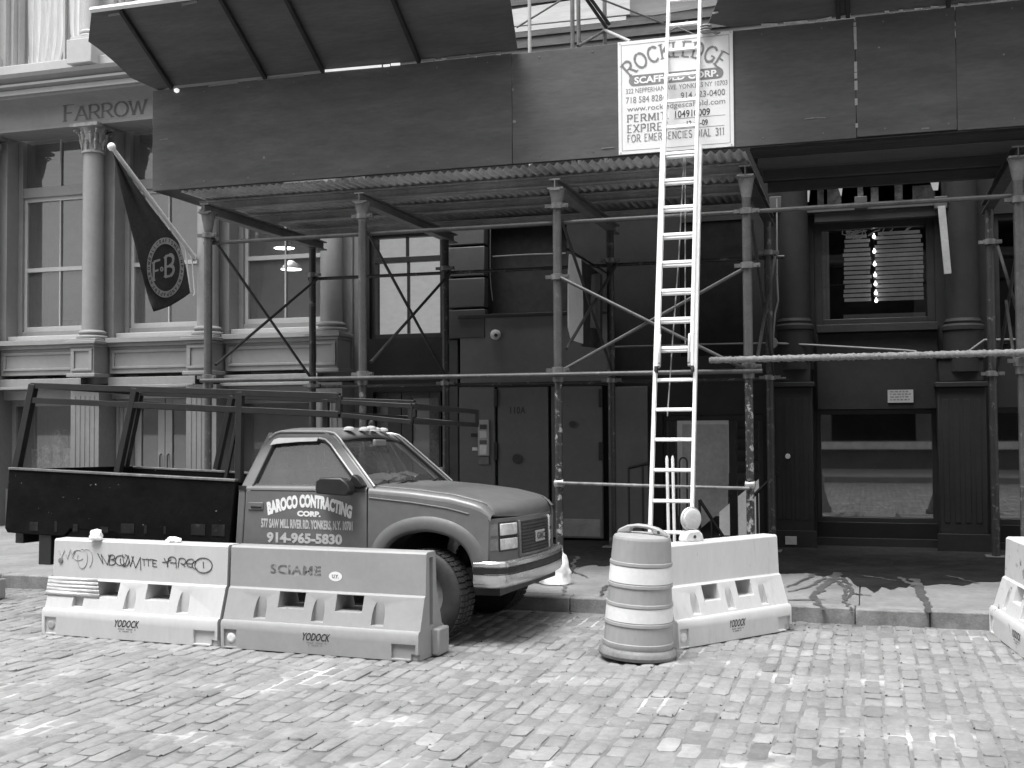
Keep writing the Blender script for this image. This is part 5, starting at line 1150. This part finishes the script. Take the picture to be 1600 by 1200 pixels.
    MB().prism([(p[0], sg*.97, p[1]) for p in ((-.70,1.275),(-.60,1.275),(-.545,1.29),(-.60,1.36),(-.645,1.39))], (0, -sg*.10, 0)).build('mirror_arm', trim, mi, bevel=.008)
    c = sum(P_[:3]+P_[6:], Vector())/5; MB().obox((P_[0].x-.004, sg*1.035, (P_[0].z+P_[7].z)/2), (.003,0,.0), (0,.05,0), (0,0,.045)).build('mirror_glass', chrome, mi)
# hood and nose
def nose(w): return .680-.140*(abs(w)/.88)**2.6
def hood(u, v):
    w = -.80+1.6*v; xf = nose(w)-.012; x = -.56+.06*(abs(w)/.8)**2+(xf+.56-.06*(abs(w)/.8)**2)*u; k = 1-(w/.8)**2
    q = max(0, (x-(xf-.12))/.12); return (x, w, belt(min(x, .50))+.004-max(0, x-.5)*.10+.024*k**.7*(1-.2*u)-(.09+.03*k)*q**3)
MB().grid(hood, 34, 30).build('hood', paint, truck, smooth=80, solid=.012)
m = MB()
for sg in (-1, 1): m.path([(-.5+.042*k, sg*.797, belt(-.5+.042*k)+.006) for k in range(25)], .005, 5)
m.build('hood_gap', trim, truck)
def patch(name, mat, par, w0, w1, z0, z1, off, n=14, bev=.004, dep=.03, rake=.03):
    mb = MB(); vs = []
    for k in range(n+1):
        w = w0+(w1-w0)*k/n; x = nose(w)+off
        for z in (z0, z1):
            vs += [(x-rake*(z-.85), w, z), (x-rake*(z-.85)-dep, w, z)]
    fs = []
    for k in range(n):
        a = 4*k; b = a+4; fs += [(a, b, b+2, a+2), (a+1, a+3, b+3, b+1), (a+2, b+2, b+3, a+3), (a, a+1, b+1, b)]
    fs += [(0,2,3,1), (4*n, 4*n+1, 4*n+3, 4*n+2)]
    return mb.add(vs, fs).build(name, mat, par, bevel=bev)
fascia = patch('front_fascia', paint, truck, -.875, .875, .66, 1.03, 0, 30, dep=.12)
gr = patch('grille', trim, truck, -.405, .405, .715, .985, .006, 16, dep=.02)
gs = M('grille_slat', .05, .35)
for k in range(9): patch('slat', gs, gr, -.385, .385, .727+.028*k, .739+.028*k, .014, 12, 0, .02)
patch('grille_surround', paint, gr, -.44, -.405, .70, 1.0, .016, 3); patch('grille_surround', M('bright_trim', .6), gr, .405, .44, .70, 1.0, .016, 3); patch('grille_surround', paint, gr, -.44, .44, .69, .713, .016, 14)
bd = patch('badge', M('badge_plate', .42, .4, .2, 30), gr, -.06, .20, .79, .885, .022, 6, .003, .02)
lettering('GMC', M('badge_dark', .09), bd, lambda u, v: (nose(.07)+.0265-.03*(.81+.06*v-.85), -.045+.23*u, .81+.06*v), bold=.03, name='badge_lettering')
lamp = M('headlamp_lens', .62, .12, .2, 12, coat=.8, spots=[(.85, 8, .55, .7)])
for sg in (-1, 1):
    for (z0_, z1_) in ((.885,.985), (.765,.86)):
        w0, w1 = sorted((sg*.47, sg*.735)); patch('lamp_bezel', trim, fascia, w0-.012, w1+.012, z0_-.012, z1_+.012, .006, 6, .003)
        h_ = patch('headlight', lamp, truck, w0, w1, z0_, z1_, .012, 6, .008)
        w0, w1 = sorted((sg*.765, sg*.868)); patch('marker_light', M('marker_lens', .22, .2, .15, 14), truck, w0, w1, z0_, z1_, .008, 4, .006)
# bumper
bpz = [(.44,-.935),(.58,-.935),(.64,-.915),(.695,-.86),(.722,-.7),(.745,-.4),(.755,0),(.735,.4),(.70,.7),(.66,.85),(.61,.915),(.58,.935),(.44,.935)]
def bump(z0_, z1_, out, name, mat, par, prof):
    def fn(u, v):
        q = u*(len(bpz)-1); i = min(int(q), len(bpz)-2); f_ = q-i; a, b = bpz[i], bpz[i+1]; p = Vector((a[0]+(b[0]-a[0])*f_, a[1]+(b[1]-a[1])*f_)); t_ = Vector((b[0]-a[0], b[1]-a[1])).normalized(); nn = Vector((t_.y, -t_.x)); o_, z = prof[int(round(v*(len(prof)-1)))]
        return (p.x+nn.x*o_, p.y+nn.y*o_, z)
    return MB().grid(fn, 48, len(prof)-1).build(name, mat, par, smooth=40)
bm_ = bump(0, 0, 0, 'front_bumper', M('chrome_worn', .66, .24, .06, 4, metal=.85), truck, [(-.09,.675),(-.03,.69),(.0,.688),(.012,.675),(.012,.645),(.002,.64),(.002,.585),(.014,.58),(.016,.52),(.0,.485),(-.03,.47)])
bump(0, 0, 0, 'bumper_strip', trim, bm_, [(.0,.638),(.016,.636),(.017,.59),(.0,.588)])
MB().box(.3, .62, -.8, .8, .40, .62).build('chassis_front', trim, truck)
# roof, screen, cab interior
def roof(u, v):
    w = -.685+1.37*v; e = abs(w)/.685; x = -1.60+.66*u; ez = (1-e**6)*.0+.045*(1-e**2.2); fz = -.085*max(0, (u-.72)/.28)**2-.05*max(0, (.1-u)/.1)**2
    return (x+(.03*(1-e*e))*(2*u-1), w, 1.748+ez+fz)
MB().grid(roof, 20, 26).build('roof', paint, truck, smooth=80, solid=.02)
gl_ = lambda u, v: (-.50-.46*v+.07*(1-(2*u-1)**2)*(1-.35*v), (-.80+1.6*u)*(1-.205*v), 1.262+.425*v)
MB().grid(gl_, 14, 6).build('windscreen', GLASS('windscreen_glass', .7, .05, .01, .13, .36), truck, smooth=80)  # grey body paints sky haze into the screen
m = MB()
for a, b in zip(range(14), range(1, 15)): m.path([Vector(gl_(a/14, 0)), Vector(gl_(b/14, 0))], .012, 5); m.path([Vector(gl_(a/14, 1)), Vector(gl_(b/14, 1))], .012, 5)
m.build('screen_rubber', trim, truck)
MB().grid(lambda u, v: (-.56+.09*(1-(2*u-1)**2)+.09*v, -.82+1.64*u, 1.245-.0*v), 10, 1).build('cowl_grille', trim, truck)
for (w0, w1) in ((-.62,-.02), (.1,.7)):
    a = Vector(gl_((w0+.8)/1.6, .03))+Vector((.03,0,0)); b = Vector(gl_((w1+.8)/1.6, .10))+Vector((.03,0,.0)); mid = (a+b)/2+Vector((.035,0,.03))
    MB().path([a, mid, b], [.012,.009,.007], 6).build('wiper', trim, truck)
seat = M('seat_cloth', .10, .9, .2, 4); dash = M('dash_plastic', .04, .6)
MB().box(-1.6, -1.42, -.72, .72, .8, 1.42).build('seat_back', seat, truck, bevel=.05, seg=3); MB().box(-1.5, -.98, -.72, .72, .8, 1.0).build('seat_cushion', seat, truck, bevel=.05, seg=3)
for w in (-.36, .36): MB().box(-1.56, -1.46, w-.13, w+.13, 1.42, 1.60).build('head_rest', seat, truck, bevel=.04, seg=3)
MB().prism([(-.97,-.76,1.0),(-.95,-.76,1.25),(-.85,-.76,1.30),(-.60,-.76,1.285),(-.5,-.76,1.235),(-.5,-.76,.9)], (0,1.52,0)).build('dashboard', dash, truck, bevel=.02)
m = MB(); rr = random.Random(12)
for k in range(9):
    w = -.55+.1*k; c = Vector((-.655+rr.uniform(-.03,.03), w, 1.325+.004*k)); a = rr.uniform(-.5,.5); d_ = Vector((math.cos(a), math.sin(a), 0)); e_ = Vector((-d_.y, d_.x, rr.uniform(0,.2)))
    m.obox(c+Vector((0,0,.03*rr.random())), (d_+Vector((0,0,-.25)))*.07, e_*.10, (0,0,.003))
m.build('papers', M('paper_clean', .8), truck)
wc = Vector((-.98, .38, 1.28)); ax_ = Vector((-.85,0,.55)).normalized(); e1_ = Vector((0,1,0)); e2_ = ax_.cross(e1_)
MB().path([wc+(e1_*math.cos(a)+e2_*math.sin(a))*.19 for a in [2*math.pi*k/28 for k in range(29)]], .016, 8, cap=False).build('steering_wheel', trim, truck)
MB().obox((-.86,.02,1.66), (.015,0,0), (0,.12,0), (0,0,.03)).build('rear_mirror', M('mirror_grey', .3, .2), truck, bevel=.008)
bw_ = MB().prism([(x, -.88, z) for x, z in ((-1.80,.50),(-1.77,1.27),(-1.745,1.27),(-1.775,.50))], (0,1.76,0)); bw_.build('cab_back', paint, truck)
m = WH(-.88, .88, 1.265, 1.75, [(-.55, .55, 1.33, 1.66)], -.02, .02); m.v = [(-1.76+(z-1.265)*.33+y, x*(1-(z-1.265)*.46), z) for x, y, z in m.v]; cb = m.build('cab_back_upper', paint, truck)
MB().add([(-1.74,-.55,1.33),(-1.74,.55,1.33),(-1.63,.5,1.66),(-1.63,-.5,1.66)], [(0,1,2,3)]).build('rear_window', tgl, cb, smooth=0)
MB().box(-1.78, -.5, -.86, .86, .52, .60).build('cab_floor', trim, truck); MB().box(-.55, -.5, -.84, .84, .55, 1.24).build('firewall', trim, truck)
for (x, w) in ((-.985,-.36), (-.95,-.12), (-.94,.0), (-.95,.12), (-.985,.36)):
    MB().lathe([(.055,0),(.05,.018),(.03,.032),(0,.036)], 16, (x, w, 1.772+.012*(w == 0))).build('roof_marker', M('roof_lens', .42, .25, .1), truck)
p = TL(605, 758, -.55); MB().path([p, p+Vector((0,0,.05))], .006, 6).build('washer_nozzle', trim, truck)
MB().lathe([(.03,0),(.032,.05),(.02,.075),(0,.08)], 14, (-1.05,.25,1.80)).build('roof_aerial', trim, truck)
# door lettering
WHT = M('door_white', .80, .6, .12, 14, spots=[(.25, 45, .64, .7)]); GRY = M('door_grey_print', .50, .6, .15, 14)
D_ = truck.children
door = [c for c in D_ if c.name.startswith('door') and len(c.name) <= 8 and min(v.co.y for v in c.data.vertices) < 0][0]
def DL(fpx, e=.003):
    def fn(u, v):
        p = TL(*fpx(u, v), -HB-e); return tuple(p)
    return fn
lettering('BAROCO CONTRACTING', WHT, door, DL(lambda u, v: (416.5+u*130-(.5-u)*-6*0+(u-.5)*5*v, 806+6*u-20*math.sin(math.pi*(.08+u*.84))+4.8-21*v+0)), bold=.065, name='company_lettering')
lettering('CORP.', WHT, door, DL(lambda u, v: (462+u*37, 807+u*1.5-9*v)), bold=.065, name='company_lettering')
lettering('577 SAW MILL RIVER RD. YONKERS, N.Y. 10701', GRY, door, DL(lambda u, v: (406+u*143, 827+u*5-17*v)), bold=.04, name='address_lettering')
lettering('914-965-5830', GRY, door, DL(lambda u, v: (415+u*118, 848+u*4-17*v)), bold=.045, name='phone_lettering')
# open black bed
A_, B_, C_, E_ = TL(10,733,-.94), TL(365,752,-.94), TL(357,850,-.94), TL(5,829,-.94)
bed = MB()
bs = MB().prism([(A_.x,-.94,A_.z),(B_.x,-.94,B_.z),(C_.x,-.94,C_.z),(-2.95,-.94,.775),(-3.05,-.94,.84),(-3.55,-.94,.86),(-3.62,-.94,.79),(E_.x+.03,-.94,E_.z-.02),(E_.x,-.94,E_.z+.02)], (0,.06,0)).build('bed_side', blk, truck, bevel=.008)
MB().prism([(A_.x,.86,A_.z-.02),(B_.x,.86,B_.z-.02),(C_.x,.86,C_.z),(E_.x,.86,E_.z)], (0,.06,0)).build('bed_side', blk, truck, bevel=.008)
MB().prism([(B_.x,-.875,B_.z),(B_.x-.05,-.875,B_.z),(C_.x-.05,-.875,C_.z),(C_.x,-.875,C_.z)], (0,1.73,0)).build('bed_headboard', blk, truck)
MB().prism([(A_.x+.0,-.875,A_.z),(A_.x+.05,-.875,A_.z),(E_.x+.05,-.875,E_.z),(E_.x,-.875,E_.z)], (0,1.73,0)).build('tailgate', blk, truck)
MB().box(E_.x+.05, C_.x-.06, -.87, .86, .86, .91).build('bed_floor', trim, truck)
capm = M('bed_cap', .17, .5, .4, 6, metal=.2, spots=[(.04, 8, .6, .75)])
MB().beam((A_.x,-.91,A_.z+.006), (B_.x,-.91,B_.z+.006), .085, .022).build('bed_cap', capm, bs, bevel=.004); MB().beam((A_.x,.89,A_.z-.01), (B_.x,.89,B_.z-.01), .07, .022).build('bed_cap', capm, bs, bevel=.004)
m = MB(); rr = random.Random(3)
for k in range(9): x = -3.98+.245*k+rr.uniform(-.05,.05); MB().box(x, x+rr.uniform(.02,.16), -.944, -.9405, .80+rr.uniform(.03,.04), .88+rr.uniform(0,.06)).build('primer_patch', M('primer_patch', .014, .7, .4, 9, spec=.2, spots=[(.05, 12, .55, .7)]), bs)
MB().box(-4.2, -1.9, -.45, .45, .55, .84).build('chassis', trim, truck); MB().box(-4.30, -4.2, -.8, .8, .70, .83).build('rear_step', trim, truck, bevel=.01)
a = TL(61, 848, -.9); b = TL(76, 867, -.9); MB().box(a.x, b.x+.03, -.92, -.70, .52, .84).build('mud_flap', trim, truck, bevel=.006)
# ladder rack
rk = M('rack_black', .010, .5, .3, 6, spots=[(.14, 14, .70, .78)])
def RB(a, b, w=.055, name='rack_rail'): return MB().beam(a, b, w, w, (0,1,0)).build(name, rk, truck, bevel=.004)
for w, k in ((-.86, 0), (.76, 1)):
    e = lambda px, py: (lambda p: Vector((p.x, w, p.z)))(TL(px, py, -.86))
    RB(e(44,602), e(527,618.5)); RB(e(45,625), e(527,647)); RB(e(530,628), e(640,634), .04); RB(e(530,648), e(640,659), .04); RB(e(638,634), e(638,658), .035, 'rack_end')
    RB(e(22,735), e(47,600), .07, 'rack_post'); RB(e(181,738), e(207,606), .06, 'rack_post'); RB(e(371,754), e(371,612), .06, 'rack_post'); RB(e(526,618), e(526,647), .05, 'rack_post'); RB(e(349,752), e(366,662), .03, 'rack_brace')
for px, py in ((44,602),(45,625),(206,630),(371,640),(526,647),(638,634),(638,658)):
    p = TL(px, py, -.86); RB((p.x,-.83,p.z), (p.x,.73,p.z), .045, 'rack_crossbar')
# wheels
def wheel(x, w, rz=0, up=0):
    t_ = MB(); s_ = -1 if w < 0 else 1
    prof = [(.20,-.10),(.25,-.118),(.31,-.122),(.352,-.112),(.372,-.092),(.378,-.04),(.378,.04),(.372,.092),(.352,.112),(.31,.122),(.25,.118),(.20,.10)]
    t_.lathe(prof, 48, (0,0,0), cap=False, ax='y')
    for k in range(48):
        a = 2*math.pi*k/48
        for j in (-.075, -.025, .025, .075):
            c = Vector((.380*math.cos(a+.03*(j > 0)), j, .380*math.sin(a+.03*(j > 0)))); t_.obox(c, Vector((-math.sin(a), 0, math.cos(a)))*.018, (0,.020,0), Vector((math.cos(a), 0, math.sin(a)))*.006)
    o = t_.build('wheel', rub, truck, smooth=40); o.location = (x, w, .388+up); o.rotation_euler = (0,0,rz)
    r_ = MB().lathe([(.205,s_*.10),(.20,s_*.095),(.185,s_*.05),(.12,s_*.04),(.085,s_*.075),(.06,s_*.08),(0,s_*.085)], 32, cap=False, ax='y')
    for k in range(6):
        a = math.pi*k/3; r_.lathe([(.012,s_*.045),(.012,s_*.06),(0,s_*.062)], 8, (.1*math.cos(a), 0, .1*math.sin(a)), ax='y')
    r_.build('rim', M('wheel_steel', .30, .4, .2, metal=.5), o)
wheel(0, -.80, rad(-13)); wheel(0, .70, rad(-13), .037); wheel(-3.25, -.78); wheel(-3.25, .74, 0, .037)
MB().path([(-3.25,-.7,.39),(-3.25,.7,.39)], .06, 10).build('axle', trim, truck); MB().path([(0,-.7,.36),(0,.66,.36)], .05, 10).build('axle', trim, truck)
roll = rad(-1.3); pv = Vector((0,-.925,0)); truck.rotation_euler = (roll,0,TH)      # the street falls towards the kerb
truck.location = TO+Matrix.Rotation(TH, 3, 'Z')@pv-Matrix.Rotation(TH, 3, 'Z')@Matrix.Rotation(roll, 3, 'X')@pv

# ================================================================== far side of the street, seen only in the glass
opp = thing('brick_building', 'plain brick building across the street, reflected in the dark glass', 'building', (-2, -9, 0))
hs = []
for k in range(9):
    x = -22+5*k
    for (z0_, z1_) in ((1.0, 3.4), (4.9, 7.3), (8.7, 11.0), (12.4, 14.6), (16, 18.2)): hs.append((x+.8, x+3.6, z0_, z1_))
WH(-24, 24, -.05, 20, hs, -9.6, -9).build('wall', M('opposite_brick', .16, .8, .2, 1.2), opp)
MB().box(-24, 24, -9.5, -9.45, .5, 19).build('window_glass', M('opposite_glass', .03, .1), opp)
MB().box(-24, 24, -9.0, -8.6, 19.9, 20.6).build('cornice', M('opposite_stone', .3, .8), opp, bevel=.05)
MB().box(-24, 24, -9.0, -8.85, .82, 1.08).build('stone_ledge', M('opposite_ledge', .85, .5), opp)
m = MB(); m.box(-60, 60, -9, -3.2, -.15, KH); tag(m.build('far_pavement', M('pavement_far', .3, .8)), kind='structure')
